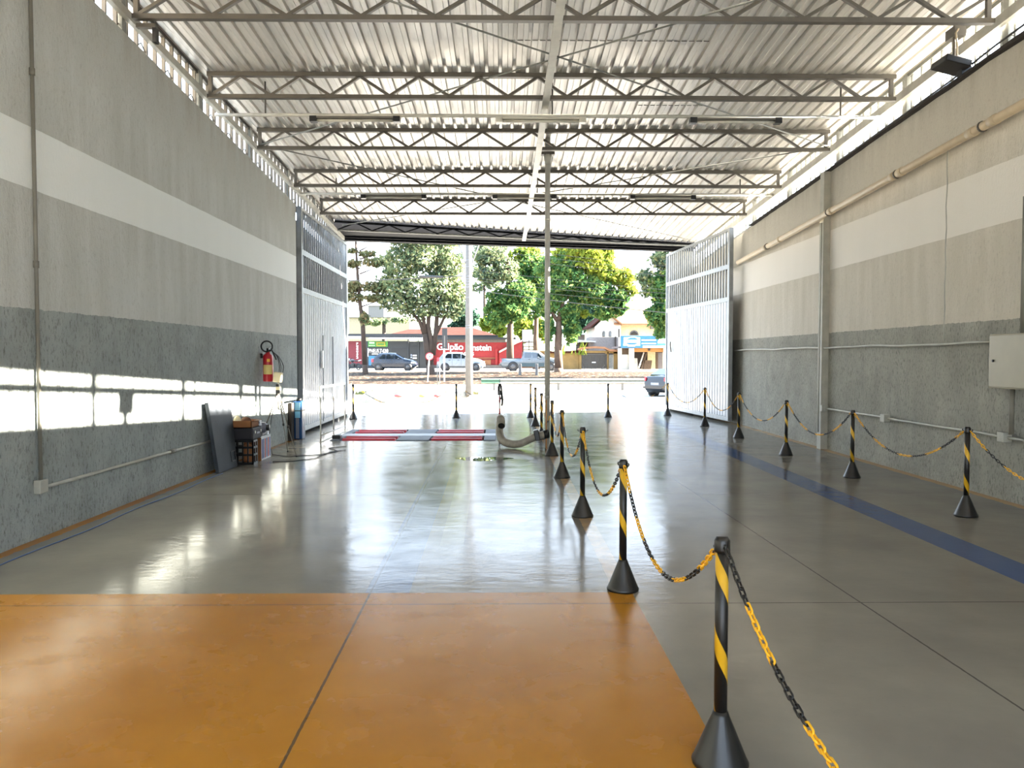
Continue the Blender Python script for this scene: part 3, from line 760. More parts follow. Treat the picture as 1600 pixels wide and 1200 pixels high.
# ------------------------------------------------------------------ tube lights on their conduits
for j, (y, z, spans) in enumerate(((11.2, 5.075, [(490, 620), (780, 910), (1083, 1215)]), (15.9, 4.945, [(567, 662), (773, 866), (989, 1084)]))):
    nm = ('nearer', 'farther')[j]
    t = thing('light_conduit', f'{nm} slim steel tube crossing the hall under the roof and carrying lamps', 'rail', (XL, y, z), 'lamp rails across the hall')
    MB().tube([(XL-.02, y, z), (XR+.05, y, z)], .026, 8).build('tube', 'galv', t)
    for xx in (-3.4, .72, 4.9): MB().tube([(xx, y, z), (xx, y, roof_z(y))], .012, 6).build('hanger', 'steel_dark', t)
    for k, (a, c) in enumerate(spans):
        x0 = at(a, 189, y).x; x1 = at(c, 189, y).x; wh = ['at the left-hand end of', 'at the middle of', 'at the right-hand end of'][k]
        black = not (j == 0 and k == 1)
        t = thing('tube_light', ('pale' if not black else 'black-ended')+f' fluorescent fitting {wh} the {nm} lamp rail', 'lamp', ((x0+x1)/2, y, z-.06), 'fluorescent lamps under the roof')
        MB().box(x0, x1, y-.05, y+.05, z-.055, z-.027).build('tray', 'lamp_grey' if black else 'lamp_white', t)
        MB().tube([(x0+.04, y, z-.075), (x1-.04, y, z-.075)], .02, 10).build('lamp_tube', 'lamp_white', t)
        for xx in (x0, x1): MB().box(xx-.05, xx+.05, y-.055, y+.055, z-.10, z-.02).build('end_cap', 'black_plastic' if black else 'lamp_white', t, .005)

# ------------------------------------------------------------------ exhaust pipe and hose
ex, ey = .79, 13.5
t = thing('exhaust_pipe', 'tall slender metal exhaust pipe from floor to roof at the middle posts', 'pipe', (ex, ey, 0))
MB().tube([(ex, ey, 0), (ex, ey, roof_z(ey)-.006)], .047, 18).build('pipe', 'galv', t)
for z in (.9, 4.0): MB().tube([(ex, ey, z-.02), (ex, ey, z+.02)], .051, 18).build('joint_ring', 'galv', t)
MB().tube([(ex, ey, 4.95), (ex, ey, 5.12)], [.05, .07], 18).build('upper_collar', 'galv', t)
MB().cbox((ex, ey, 5.14), .24, .12, .05).build('bracket', 'steel_dark', t)
MB().cbox((ex+.03, ey, 5.24), .15, .12, .12).build('damper', 'steel_grey', t)
MB().beam((ex-.02, ey-.06, .0), (ex-.02, ey-.06, .85), .02, .01, Vector((0, 1, 0))).build('orange_strip', 'orange_tape', t, label='faded orange strip')
hp_ = [(.72, 13.42, .24), (.60, 13.40, .22), (.45, 13.36, .15), (.28, 13.36, .085), (.12, 13.45, .08), (.0, 13.62, .12), (-.05, 13.85, .22), (-.05, 14.05, .34), (-.04, 14.05, .45), (-.03, 13.9, .48), (-.02, 13.7, .42), (-.02, 13.62, .38)]
def spline(pts, n):
    pts = [Vector(p) for p in pts]; k = len(pts)-1; out = []
    for i in range(n+1):
        u = i/n*k; j = min(k-1, int(u)); f_ = u-j
        p0, p1, p2, p3 = pts[max(j-1, 0)], pts[j], pts[j+1], pts[min(j+2, k)]
        out.append(.5*((2*p1)+(p2-p0)*f_+(2*p0-5*p1+4*p2-p3)*f_**2+(3*p1-p0-3*p2+p3)*f_**3))
    return out
t = thing('exhaust_hose', 'ribbed grey exhaust hose curled on the floor at the foot of the pipe', 'hose', (.3, 13.4, 0))
S = spline(hp_, 150)
MB().tube(S, [.070 if i % 2 else .060 for i in range(len(S))], 14, caps=False).build('hose', 'hose', t)
S2 = spline(hp_, 150)[-8:]
MB().tube(S2, .052, 14).build('bore', 'black_plastic', t, label='dark hose opening')
d_ = (S[-1]-S[-4]).normalized()
MB().tube([S[-1]-d_*.03, S[-1]+d_*.006], .058, 14).build('open_end', 'black_plastic', t, label='black open end')
MB().tube([S[0], S[0]-(S[1]-S[0]).normalized()*.09], .078, 14).build('coupling', 'black_metal', t)
MB().cbox((.60, 13.38, .24), .09, .17, .19, Matrix.Rotation(-.2, 3, 'Y')).build('clamp', 'black_plastic', t, .015)

# ------------------------------------------------------------------ roller brake tester in the floor
t = thing('roller_bed', 'brake test bed with red rollers and grey plates let into the floor', 'machine', (-1.75, 15.8, -.2))
b = MB(); b.box(HX0, HX1, HY0, HY1, -.34, -.30); b.box(HX0, HX1, HY0, HY0+.02, -.3, -.001); b.box(HX0, HX1, HY1-.02, HY1, -.3, -.001); b.box(HX0, HX0+.02, HY0, HY1, -.3, -.001); b.box(HX1-.02, HX1, HY0, HY1, -.3, -.001)
b.build('pit_tray', 'pit_dark', t)
def plate(nm, x0, x1, y0, y1, mat): return MB().box(x0, x1, y0, y1, -.03, .012).build(nm, mat, t)
rows_ = ((14.70, 15.50), (15.98, 16.88))
plate('middle_strip', HX0+.02, HX1-.02, 15.52, 15.96, 'plate_light')
for (ya, yb) in rows_:
    plate('cover_plate', HX0+.02, -3.14, ya, yb, 'plate_grey'); plate('cover_plate', -2.04, -1.42, ya, yb, 'plate_grey'); plate('cover_plate', -.36, HX1-.02, ya, yb, 'plate_grey')
    for (xa, xb) in ((-3.12, -2.06), (-1.40, -.38)):
        for f_ in (.26, .74):
            yy = ya+(yb-ya)*f_
            r = MB().lathe([(0, xa+.02), (.11, xa+.02), (.115, xa+.03), (.115, xb-.03), (.11, xb-.02), (0, xb-.02)], (0, yy, -.085), 24, 'x').build('roller', 'roller_red', t)
            MB().tube([(xa, yy, -.085), (xb, yy, -.085)], .03, 10).build('axle', 'galv', r)
t = thing('sensor_box', 'small black box on the floor at the left end of the roller bed', 'box', (-3.22, 14.98, .013))
MB().box(-3.31, -3.15, 14.90, 15.06, .013, .085).build('housing', 'black_plastic', t, .01)

# guard railings
def railing(label, a, c, h):
    a = Vector(a); c = Vector(c); t = thing('guard_rail', label, 'railing', a)
    U = Vector((0, 0, 1))
    for p, nm in ((a, 'post'), ((a+c)/2, 'post'), (c, 'post')):
        MB().tube([p, p+U*h], .015, 8).build('post', 'white_metal', t)
    MB().tube([a+U*h, c+U*h], .022, 8).build('top_rail', 'white_metal', t)
    MB().tube([a+U*.12, c+U*.12], .014, 8).build('lower_rail', 'white_metal', t)
    MB().beam(a+U*.005, c+U*.005, .06, .008).build('base_bar', 'white_metal', t)
    return t
railing('white tubular guard railing at the left end of the roller bed', (-3.43, 14.5, 0), (-3.39, 16.55, 0), 1.03)
grl = railing('white tubular guard railing seen end-on at the right end of the roller bed', (-.055, 14.5, 0), (-.055, 16.5, 0), 1.03)
for z in (.30, .52, .74): MB().tube([(-.055, 14.5, z), (-.055, 14.5, z+.11)], .0165, 8).build('red_band', 'red_paint', grl, label='red band')
t = thing('hanging_cable', 'bunch of black cable hung over the end of the right guard railing', 'cable', (-.05, 14.5, 1.0))
pts = [(-.07, 14.46, .90), (-.075, 14.455, 1.02), (-.05, 14.45, 1.09), (-.02, 14.455, 1.03), (-.015, 14.46, .86), (-.03, 14.46, .80)]
MB().tube(spline(pts, 24), .017, 8).build('loop', 'cable', t)
MB().tube(spline([(-.02, 14.46, .95), (.0, 14.46, .80), (-.01, 14.46, .68)], 8), .02, 8).build('tail', 'cable', t)
MB().cbox((-.06, 14.46, .93), .06, .05, .09).build('plug', 'black_plastic', t, .01)
# puddle
b = MB(); c0 = atz(755, 717); n = 40; pts = []
for i in range(n):
    a = 2*PI*i/n; r = 1+.12*math.sin(3*a+.5)+.08*math.sin(7*a)
    pts.append((c0.x+.42*r*math.cos(a), c0.y+.23*r*math.sin(a), .0015))
b.poly(pts); tag(b.build('puddle', 'water', origin=c0), 'small puddle mirroring the street on the floor before the roller bed', 'puddle')

# ------------------------------------------------------------------ chain posts and chains
def make_post():
    t = thing('chain_post', '', 'post', (0, 0, 0), 'black and yellow chain posts')
    MB().lathe([(0, 0), (.108, 0), (.11, .012), (.104, .022), (.034, .195), (.029, .21), (0, .21)], n=28).build('base', 'black_plastic', t)
    MB().lathe([(.0255, .19), (.0255, .86)], n=20).build('pole', 'pole_spiral', t)
    b = MB(); b.lathe([(0, .84), (.03, .84), (.031, .85), (.031, .885), (.022, .90), (0, .90)], n=20); c = b.build('cap', 'black_plastic', t)
    for sy in (-1, 1):
        MB().tube([(0, sy*.03, .862), (0, sy*.045, .858), (0, sy*.05, .868), (0, sy*.045, .878)], .005, 6).build('hook', 'black_plastic', c)
    return t
mid = [(1125, 1192), (973, 921), (910, 806.5), (878, 746), (862.5, 711.5), (846, 686), (836.5, 665.5), (829, 652.5)]
POS = [atz(*p) for p in mid]
right = [(1043, 649.5), (1101, 666), (1154, 684), (1228, 711), (1331, 746), (1509, 806)]
RPOS = [atz(*p) for p in right]
door = [(552, 655), (713, 653), (950, 652)]
DPOS = [atz(*p) for p in door]
labs_m = ['chain post nearest the camera, at the edge of the orange floor', 'second chain post of the middle row, at the orange corner', 'third chain post of the middle row from the camera', 'fourth chain post of the middle row from the camera',
          'fifth chain post of the middle row, just before the exhaust pipe', 'sixth chain post of the middle row, behind the hose coupling', 'seventh chain post of the middle row, left of the exhaust pipe', 'farthest chain post of the middle row, at the gateway threshold']
labs_r = ['chain post at the hinge of the right gate', 'chain post before the middle of the right gate leaf', 'chain post at the free edge of the right gate', 'chain post left of the pillar on the right wall', 'chain post between pillar and electrical panel on the right', 'nearest chain post of the right-hand row, before the electrical panel']
labs_d = ['chain post beside the left gate in the row across the gateway', 'chain post behind the right-hand rollers in the row across the gateway', 'chain post alone in the gateway, right of the exhaust pipe']
proto = make_post(); first = True
for P_, L_, rz in ((POS, labs_m, 0), (RPOS, labs_r, .2), (DPOS, labs_d, PI/2)):
    for i, (p, l) in enumerate(zip(P_, L_)):
        l = 'black and yellow '+l
        if first: proto.location = (p.x, p.y, 0); proto['label'] = l; first = False
        else: dup(proto, (p.x, p.y, 0), rz+.7*i, l)
def chain(a, c, sag, label, quality=1, cut=None, z0=.86, z1=.86, start=0):
    a = Vector((a[0], a[1], z0)); c = Vector((c[0], c[1], z1)); d = c-a; hd = Vector((d.x, d.y, 0)).normalized()
    a = a+hd*.05; c = c-hd*.05; span = (c-a).length
    N = 200; P_ = [a.lerp(c, i/N)-Vector((0, 0, sag*4*(i/N)*(1-i/N))) for i in range(N+1)]
    acc = [0]
    for i in range(N): acc.append(acc[-1]+(P_[i+1]-P_[i]).length)
    tot = acc[-1]; pitch = .036 if quality > 1 else .042; k = int(tot/pitch)
    t = thing('barrier_chain', label, 'chain', a, 'plastic barrier chains')
    np_, nr_ = (14, 6) if quality == 2 else ((10, 5) if quality == 1 else (8, 4))
    seg = MB(); count = 0; col = start
    def flush():
        nonlocal seg, count, col
        if count: seg.build('chain_section', 'yellow_plastic' if col == 0 else 'black_plastic', t, label='yellow links' if col == 0 else 'black links', fix=False)
        seg = MB(); count = 0; col = 1-col
    for q in range(k):
        s_ = (q+.5)*tot/k
        if cut and s_ > cut*tot: break
        p = Vector((float(np.interp(s_, acc, [v.x for v in P_])), float(np.interp(s_, acc, [v.y for v in P_])), float(np.interp(s_, acc, [v.z for v in P_]))))
        s2 = min(tot, s_+.01); s1 = max(0, s_-.01)
        f = lambda s: Vector((float(np.interp(s, acc, [v.x for v in P_])), float(np.interp(s, acc, [v.y for v in P_])), float(np.interp(s, acc, [v.z for v in P_]))))
        dd = (f(s2)-f(s1)).normalized(); side = dd.cross(Vector((0, 0, 1))).normalized(); up = side.cross(dd)
        ang = (q % 2)*PI/2+.5; sd = side*math.cos(ang)+up*math.sin(ang)
        L2 = pitch*.5; W2 = .0095; wr_ = .0042
        pts = []
        for j in range(np_):
            th = 2*PI*j/np_; cx, sx = math.cos(th), math.sin(th)
            pts.append(p+dd*(cx*W2+(L2-W2*.45)*(1 if cx > 0 else -1))+sd*(sx*W2))
        seg.tube(pts, wr_, nr_, closed=True); count += 1
        if count >= 7: flush()
    flush(); return t
names = ['first', 'second', 'third', 'fourth', 'fifth', 'sixth', 'seventh', 'eighth']
for i in range(7):
    chain(POS[i+1], POS[i], [.40, .40, .40, .42, .42, .42, .42][i], f'yellow and black chain between {names[i]} and {names[i+1]} posts of the middle row', 2 if i == 0 else (1 if i < 3 else 0))
nx = atz(1125, 1192); chain(POS[0], (1.02, .72), .42, 'yellow and black chain running from the nearest middle post out of the picture', 2, cut=.56, start=1)
rl = ['between the post at the right gate hinge and the next', 'across the free half of the right gate leaf', 'from the right gate edge to the post left of the pillar', 'passing the pillar on the right wall', 'between the two nearest posts of the right-hand row']
for i in range(5): chain(RPOS[i], RPOS[i+1], .40, 'yellow and black chain '+rl[i], 1 if i > 2 else 0)
chain(RPOS[5], (4.70, 5.25), .40, 'yellow and black chain leaving the picture from the nearest right-hand post', 1, cut=.5)
chain(DPOS[0], DPOS[1], .55, 'yellow and black chain between left gate and roller bed across the gateway', 0)
chain(DPOS[1], POS[7], .42, 'yellow and black chain behind the rollers, ending at the middle row', 0)
chain(POS[7], DPOS[2], .42, 'yellow and black chain across the gateway right of the exhaust pipe', 0)
chain(DPOS[2], RPOS[0], .42, 'yellow and black chain across the gateway ending at the right gate', 0)
SKY = 1.95; SUN = 39.0; EXPO = 2.0
# ================================================================== OUTDOORS
PROF = [(0, -.015), (26, -.04), (34, -.42), (48, -.42), (51.5, -.12), (60.5, .45), (77, .50), (120, 1.5), (420, 24)]
def gz(y):
    return float(np.interp(y, [p[0] for p in PROF], [p[1] for p in PROF]))
def strip(name, mat, ys, x0=-90, x1=110, first=None, rough=0.0):
    b = MB(); xs = np.linspace(x0, x1, 81); vs = []; 
    for k, y in enumerate(ys):
        for x in xs:
            yy = y
            if first and k == 0: yy = fac(max(-4.7, min(5.75, x)))+.005
            vs.append((x, yy, gz(yy)+(random.uniform(-rough, rough) if 0 < k < len(ys)-1 else 0)))
    n = len(xs)
    fs = [(i*n+j, i*n+j+1, (i+1)*n+j+1, (i+1)*n+j) for i in range(len(ys)-1) for j in range(n-1)]
    b._add(vs, fs); return struct(b.build(name, mat))
strip('driveway', 'driveway', [20, 26, 30, 34], first=True)
strip('road', 'asphalt', [34, 41, 48, 50.5])
strip('verge', 'litter', list(np.linspace(50.5, 61, 12)), rough=.05)
strip('street', 'street', [61, 68, 77])
strip('land', 'hill', [77, 120, 200, 300, 420])
b = MB(); b.poly([(-90, -90, -.75), (110, -90, -.75), (110, 22, -.75), (-90, 22, -.75)]); struct(b.build('ground', 'driveway'))
# grassy island the concrete pole stands on
isl0 = at(592, 613, 34)
b = MB(); pts = []
for k in range(30):
    a = 2*PI*k/30; pts.append((-3.55+3.2*math.cos(a)*(1 if math.cos(a) < 0 else .75), 34.6+1.0*math.sin(a)))
vs = [(x, y, gz(y)-.02) for x, y in pts]+[(-3.4+(x+3.4)*.8, 34.6+(y-34.6)*.7, .06) for x, y in pts]+[(-3.2, 34.6, .085)]
fs = [(k, (k+1) % 30, 30+(k+1) % 30, 30+k) for k in range(30)]+[(30+k, 30+(k+1) % 30, 60) for k in range(30)]
b._add(vs, fs, True); struct(b.build('verge_island', 'earth'))
for px, mt, l, sx in ((623, 'bag_red', 'faded red plastic scrap on the earth island, nearer the left gate', .2), (660, 'bag_yellow', 'dull yellow plastic scrap on the earth island', .17), (683, 'bag_red', 'faded red plastic scrap on the earth island, nearer the concrete pole', .16)):
    p = at(px, 614, 33.6)
    tag(MB().sphere((p.x, p.y, -.09), sx, .12, .07, 10, 6).build('plastic_scrap', mt, origin=(p.x, p.y, -.1)), l, 'litter')

# dark blades standing for the pole shadow line, back of the island
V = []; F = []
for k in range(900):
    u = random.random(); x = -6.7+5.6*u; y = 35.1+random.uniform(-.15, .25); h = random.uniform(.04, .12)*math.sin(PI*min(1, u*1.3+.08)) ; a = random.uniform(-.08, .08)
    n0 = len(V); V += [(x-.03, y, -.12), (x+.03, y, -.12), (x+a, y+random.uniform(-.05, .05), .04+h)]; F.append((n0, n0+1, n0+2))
b = MB(); b._add(V, F); tag(b.build('shadow_blades', 'leaf_brown', fix=False), 'dark blades standing for the pole shadow along the back of the earth island', 'shadow_blades', kind='stuff')
# concrete pole
pb = at(733, 611, 34.3); px0 = pb.x; py0 = pb.y
t = thing('utility_pole', 'tall concrete utility pole on the earth island outside the gateway', 'pole', (px0, py0, -.05))
MB().tube([(px0, py0, -.1), (px0, py0, 4), (px0, py0, 9.5)], [.175, .155, .12], 18).build('shaft', 'concrete_pole', t)
for z in (2.9, 3.0, 4.25, 4.7, 4.82, 4.95, 5.06, 5.18, 5.6, 5.9): MB().tube([(px0, py0, z-.02), (px0, py0, z+.02)], .172-.0055*z+.006, 16).build('steel_band', 'band_steel', t)
for sx in (-1, 1): MB().tube([(px0+sx*.12, py0, 5.7), (px0+sx*.45, py0, 6.6)], .03, 6).build('bracket_arm', 'band_steel', t)
MB().beam((px0-1.1, py0-.12, 7.2), (px0+1.1, py0-.12, 7.2), .09, .11).build('crossarm', 'steel_grey', t)
# power lines
wires = [(381, 413), (388, 420), (397, 428), (421, 450), (434, 455), (438, 463), (446, 471), (453, 486)]
for i, (a, c) in enumerate(wires):
    A = at(739, a, 34.3); Bp = at(1060, c, 30.5); C_ = A+(Bp-A)*1.5
    pts = [A+(C_-A)*u-Vector((0, 0, 1.0*u*(1-u)*.5)) for u in [k/16 for k in range(17)]]
    tag(MB().tube(pts, 0.014 if i == 7 else .007, 5).build('power_line', 'cable', origin=A), 'thin overhead line running right from the concrete pole across the tree crowns' if i < 7 else 'thickest and lowest overhead cable running right from the concrete pole', 'power line', 'overhead lines right of the pole')
A = at(729, 431, 34.3); Bp = at(520, 430, 34.3); C_ = A+(Bp-A)*2.2
tag(MB().tube([A+(C_-A)*(k/16)-Vector((0, 0, .25*math.sin(PI*k/16))) for k in range(17)], .022, 6).build('power_line', 'cable', origin=A), 'black overhead cable running left from the concrete pole', 'power line')
j0 = at(655, 432, 34.25); j1 = at(692, 433, 34.25)
tag(MB().tube([j0, j1], .055, 8).build('cable_splice', 'cable', origin=j0), 'black splice case hanging in the overhead cable left of the concrete pole', 'cable splice')

# guardrail along the road
t = thing('guardrail', 'low metal guardrail with green end along the street beyond the gateway', 'guardrail', (at(752, 606, 46.5).x, 46.5, gz(46.5)))
xs = at(752, 598, 46.5).x; xe = 60
for nm, x0, x1, mt in (('green_end', xs, xs+1.15, 'rail_green'), ('rail', xs+1.1, xe, 'rail_grey')):
    b = MB(); y = 46.5; base = gz(46.5)
    prof = [(y+.03, base+.42), (y-.06, base+.47), (y-.06, base+.53), (y+.03, base+.57), (y-.06, base+.62), (y-.06, base+.68), (y+.03, base+.73), (y+.06, base+.73), (y+.06, base+.42)]
    b.prism([(x0, q[0], q[1]) for q in prof], (x1-x0, 0, 0)); b.build(nm, mt, t)
for k in range(11): MB().box(xs+.7+3.9*k, xs+.85+3.9*k, 46.52, 46.66, gz(46.5)-.1, gz(46.5)+.7).build('post', 'steel_dark', t)
# street signs
def Yz(px, py, Y): return at(px, py, Y)
p = at(668, 597, 52.5); q = at(671, 557, 52.5); zb = gz(52.5)
t = thing('road_sign', 'round white road sign with red rim and black arrow on a white post', 'sign', (p.x, 52.5, zb))
MB().tube([(p.x, 52.5, zb-.1), (q.x, 52.5, q.z+.2)], .04, 8).build('post', 'white', t)
disc = MB().lathe([(0, 0), (.26, 0), (.26, -.02), (0, -.02)], (q.x, 52.45, q.z), 24, 'y').build('sign_face', 'white', t)
rg = MB(); rg.tube([(q.x+.235*math.cos(2*PI*k/24), 52.42, q.z+.235*math.sin(2*PI*k/24)) for k in range(24)], .03, 6, closed=True); rg.build('red_rim', 'red_paint', disc, label='red rim')
ar = MB(); ar.prism([(q.x-.15, 52.425, q.z-.02), (q.x+.0, 52.425, q.z-.02), (q.x+0, 52.425, q.z-.06), (q.x+.15, 52.425, q.z), (q.x, 52.425, q.z+.06), (q.x, 52.425, q.z+.02), (q.x-.15, 52.425, q.z+.02)], (0, -.01, 0)); ar.build('arrow', 'black_plastic', disc, label='black arrow')
p = at(694, 598, 52.0); a = at(691, 545, 52); c = at(699, 513, 52); zb = gz(52)
t = thing('road_sign', 'dark back of a tall rectangular road sign on a white post', 'sign', (p.x, 52, zb))
MB().tube([(p.x, 52.0, zb-.1), (p.x, 52.0, c.z-.2)], .045, 8).build('post', 'white', t)
bk = MB().box(a.x, c.x, 51.9, 51.94, a.z, c.z).build('sign_back', 'sign_back', t)
MB().box(a.x+.13, a.x+.2, 51.87, 51.9, a.z+.1, c.z-.5).build('stiffener', 'grille', bk)
for px, l in ((683.5, 'left'), (687, 'right')):
    p = at(px, 607, 34.6); q = at(px, 567, 34.6)
    tag(MB().tube([(p.x, 34.6, .0), (p.x, 34.6, q.z)], .018, 8).build('stake', 'grille', origin=(p.x, 34.6, 0)), f'thin grey-green stake on the earth island, {l} of the pair', 'stake')

for px, l in ((812.5, 'rear wheel'), (838.5, 'front door')):
    p = at(px, 588, 57.5); tag(MB().box(p.x-.11, p.x+.11, 57.4, 57.6, gz(57.5)-.1, gz(57.5)+.85).build('bollard', 'concrete_pole', bevel=.02, origin=(p.x, 57.5, gz(57.5))), f'short pale concrete bollard on the verge before the pickup, near its {l}', 'bollard')
# ------------------------------------------------------------------ trees
def crown(name, mat, parent, blobs, Y, n, size, droop=0.0):
    """blobs: px, py, rx, ry as seen from the hall; each becomes an ellipsoid cloud of leaf sprays with real depth"""
    V = []; F = []; tot = sum(b_[2]*b_[3] for b_ in blobs)
    for (px, py, rx, ry, *dy) in blobs:
        Yb = Y+(dy[0] if dy else 0); c = np.array(at(px, py, Yb)); k = Yb/FPX; m = int(n*rx*ry/tot)
        d = RNG.normal(size=(m, 3)); d /= np.linalg.norm(d, axis=1)[:, None]
        r = RNG.uniform(.35, 1.0, m)**.6
        # uneven surface: lobes
        lob = 1+.22*np.sin(d[:, 0]*5+px)*np.sin(d[:, 2]*6+py)+.12*np.sin(d[:, 1]*9+px*2)
        P_ = c+d*(r*lob)[:, None]*np.array([rx*k, .8*max(rx, ry)*k, ry*k])
        u = RNG.normal(size=(m, 3)); u /= np.linalg.norm(u, axis=1)[:, None]
        w = np.cross(u, RNG.normal(size=(m, 3))); w /= np.linalg.norm(w, axis=1)[:, None]
        s_ = size*RNG.uniform(.6, 1.4, m)[:, None]
        base = len(V)
        q = np.stack([P_-u*s_, P_+w*s_*.45, P_+u*s_, P_-w*s_*.45], 1).reshape(-1, 3)
        V.extend(map(tuple, q)); F.extend((base+4*i, base+4*i+1, base+4*i+2, base+4*i+3) for i in range(m))
    b = MB(); b._add(V, F); return b.build(name, mat, parent, fix=False)
def limb(b, pts, Y, r0, r1):
    P_ = [at(p[0], p[1], Y+(p[2] if len(p) > 2 else 0)) for p in pts]; n = len(P_)
    b.tube(P_, [r0+(r1-r0)*i/(n-1) for i in range(n)], 8)
def tree(label, Y, base, limbs, crowns, bark='bark', group='street trees', name='tree'):
    p = at(base[0], base[1], Y); z = gz(Y)
    t = thing(name, label, 'tree', (p.x, Y, z), group)
    if limbs:
        b = MB(); b.tube([(p.x, Y, z-(.2 if Y < 62 else -.003)), (p.x, Y, z+.05)]+[at(*limbs[0][0][0], Y)], [limbs[0][1]*1.35, limbs[0][1]*1.2, limbs[0][1]], 10)
        for pts, r0, r1 in limbs: limb(b, pts, Y, r0, r1)
        b.build('trunk', bark, t)
    for c in crowns: crown('crown', c[0], t, c[1], Y, c[2], c[3])
    return t
# thin tiered conifer at the left
tree('thin conifer with sparse flat tiers of branches beside the left gate', 58.5, (571, 584),
     [([(570, 570), (567, 510), (562, 470), (558, 420), (556, 382), (556, 340)], .20, .05)] +
     [([(562, y), (562+dx*.6, y-5), (562+dx, y-9)], .06, .02) for y, dx in ((480, 26), (462, -16), (455, 34), (428, 22), (420, -14), (405, 28), (392, 16), (396, -12), (500, 9))],
     [('leaf_brown', [(552, 412, 14, 6), (585, 410, 22, 6), (552, 448, 14, 10), (588, 449, 26, 8), (552, 465, 16, 7), (590, 466, 24, 7), (574, 397, 14, 4), (551, 392, 8, 4), (569, 497, 8, 10), (565, 370, 12, 5)], 3000, .17)])
# broad tree with several stems
tree('broad tree with several stems and mottled leaves left of the concrete pole', 58, (673, 587),
     [([(672, 570), (667, 545), (664, 522)], .30, .2), ([(664, 525), (655, 500), (640, 486), (615, 474)], .17, .06), ([(665, 522), (661, 495), (662, 480), (657, 460)], .16, .08),
      ([(673, 565), (674, 535), (669, 508), (671, 480), (675, 455)], .22, .1), ([(676, 555), (681, 520), (683, 490), (690, 460)], .22, .1), ([(680, 525), (690, 505), (697, 490), (706, 470)], .14, .05)],
     [('leaf_mixed', [(625, 412, 34, 24), (665, 402, 42, 26), (700, 412, 28, 26), (615, 445, 26, 17), (648, 452, 44, 26), (690, 450, 32, 28), (620, 473, 30, 13), (660, 482, 36, 16), (700, 482, 26, 18), (716, 462, 14, 26), (640, 372, 40, 20), (690, 370, 35, 20)], 13500, .17)])
# dark tree right of the pole
tree('dark green tree with straight trunk just right of the concrete pole', 68.4, (797, 575),
     [([(797, 560), (797, 520), (798, 490), (795, 450), (792, 400)], .34, .12), ([(798, 490), (788, 470), (775, 455)], .15, .05), ([(797, 480), (808, 462), (820, 450)], .15, .05)],
     [('leaf_green', [(785, 470, 26, 18), (800, 485, 26, 18), (775, 492, 18, 20), (812, 460, 24, 22)], 7000, .19), ('leaf_mixed', [(770, 400, 24, 16), (765, 430, 22, 16), (790, 425, 22, 20), (755, 405, 16, 12)], 2600, .2)])
tree('green tree behind the slender exhaust pipe, with a reddish trunk', 71, (838, 575),
     [([(838, 560), (837, 530), (838, 500), (842, 450)], .3, .14)],
     [('leaf_green', [(835, 470, 30, 28), (845, 430, 34, 32), (825, 420, 26, 30)], 6500, .2), ('leaf_bright', [(812, 400, 20, 14), (828, 395, 18, 10), (822, 445, 16, 10)], 900, .24)], 'bark_pale')
tree('largest tree, spreading and yellow-green at the top, right of the exhaust pipe', 60, (873, 588),
     [([(873, 575), (872, 545), (873, 515), (873, 500)], .34, .22), ([(873, 505), (862, 488), (850, 476)], .17, .07), ([(873, 502), (877, 485), (880, 470), (890, 440)], .24, .1), ([(880, 470), (905, 450), (930, 440)], .12, .04)],
     [('leaf_green', [(885, 440, 36, 30), (858, 472, 22, 20), (893, 514, 13, 24), (858, 512, 9, 20), (890, 490, 18, 18), (925, 455, 32, 22), (955, 465, 28, 16), (870, 420, 30, 24), (945, 490, 18, 10), (968, 482, 12, 12)], 15000, .19),
      ('leaf_bright', [(925, 408, 34, 22), (905, 395, 30, 16), (950, 430, 26, 16), (930, 384, 26, 10), (975, 437, 18, 18), (880, 400, 22, 12), (912, 490, 8, 7), (985, 455, 12, 10), (950, 398, 10, 12)], 6500, .2)], 'bark_pale')
tree('tall leafy tree partly hidden by the right gate, over the blue shop sign', 56, (1075, 590),
     [([(1073, 570), (1068, 500), (1055, 460)], .34, .12)],
     [('leaf_green', [(1040, 505, 16, 12), (1022, 490, 16, 12), (1045, 490, 30, 34), (1030, 450, 20, 20), (1052, 440, 30, 20), (1030, 520, 8, 8)], 6500, .19), ('leaf_mixed', [(1032, 405, 18, 14), (1040, 425, 14, 16), (1012, 450, 12, 14), (1008, 432, 14, 12), (1055, 400, 24, 20)], 2000, .2)])
tree('bluish green tree far behind, left of the cream gabled house', 92, (905, 560), [([(905, 540), (905, 500)], .4, .3)], [('leaf_blue', [(905, 490, 22, 26), (925, 478, 18, 22), (895, 515, 16, 14)], 3500, .35)], group='trees behind the houses')
tree('small bright tree behind the red wall, between the two dark trunks', 90, (815, 560), [([(815, 545), (815, 515)], .25, .15)], [('leaf_bright', [(818, 510, 16, 20), (780, 515, 14, 12), (850, 515, 12, 18), (760, 505, 12, 12)], 2400, .3)], group='trees behind the houses')
tree('round dark tree right behind the concrete pole', 88, (722, 560), [([(722, 545), (722, 510)], .3, .2)], [('leaf_blue', [(722, 490, 18, 22), (716, 510, 14, 10), (738, 497, 10, 14)], 2200, .3)], group='trees behind the houses')
tree('pale wispy tree far behind, right of the concrete pole', 110, (758, 560), [([(758, 545), (757, 470), (756, 400)], .3, .1)], [('leaf_mixed', [(757, 395, 22, 14), (750, 425, 20, 10), (768, 440, 16, 12), (745, 450, 12, 8), (775, 380, 20, 12)], 1800, .3)], group='trees behind the houses')
tree('tall tree left of the concrete pole, far behind the broad one', 100, (600, 560), [([(600, 545), (600, 500)], .3, .2)], [('leaf_mixed', [(586, 503, 20, 5), (625, 500, 16, 4)], 500, .3)], group='trees behind the houses')
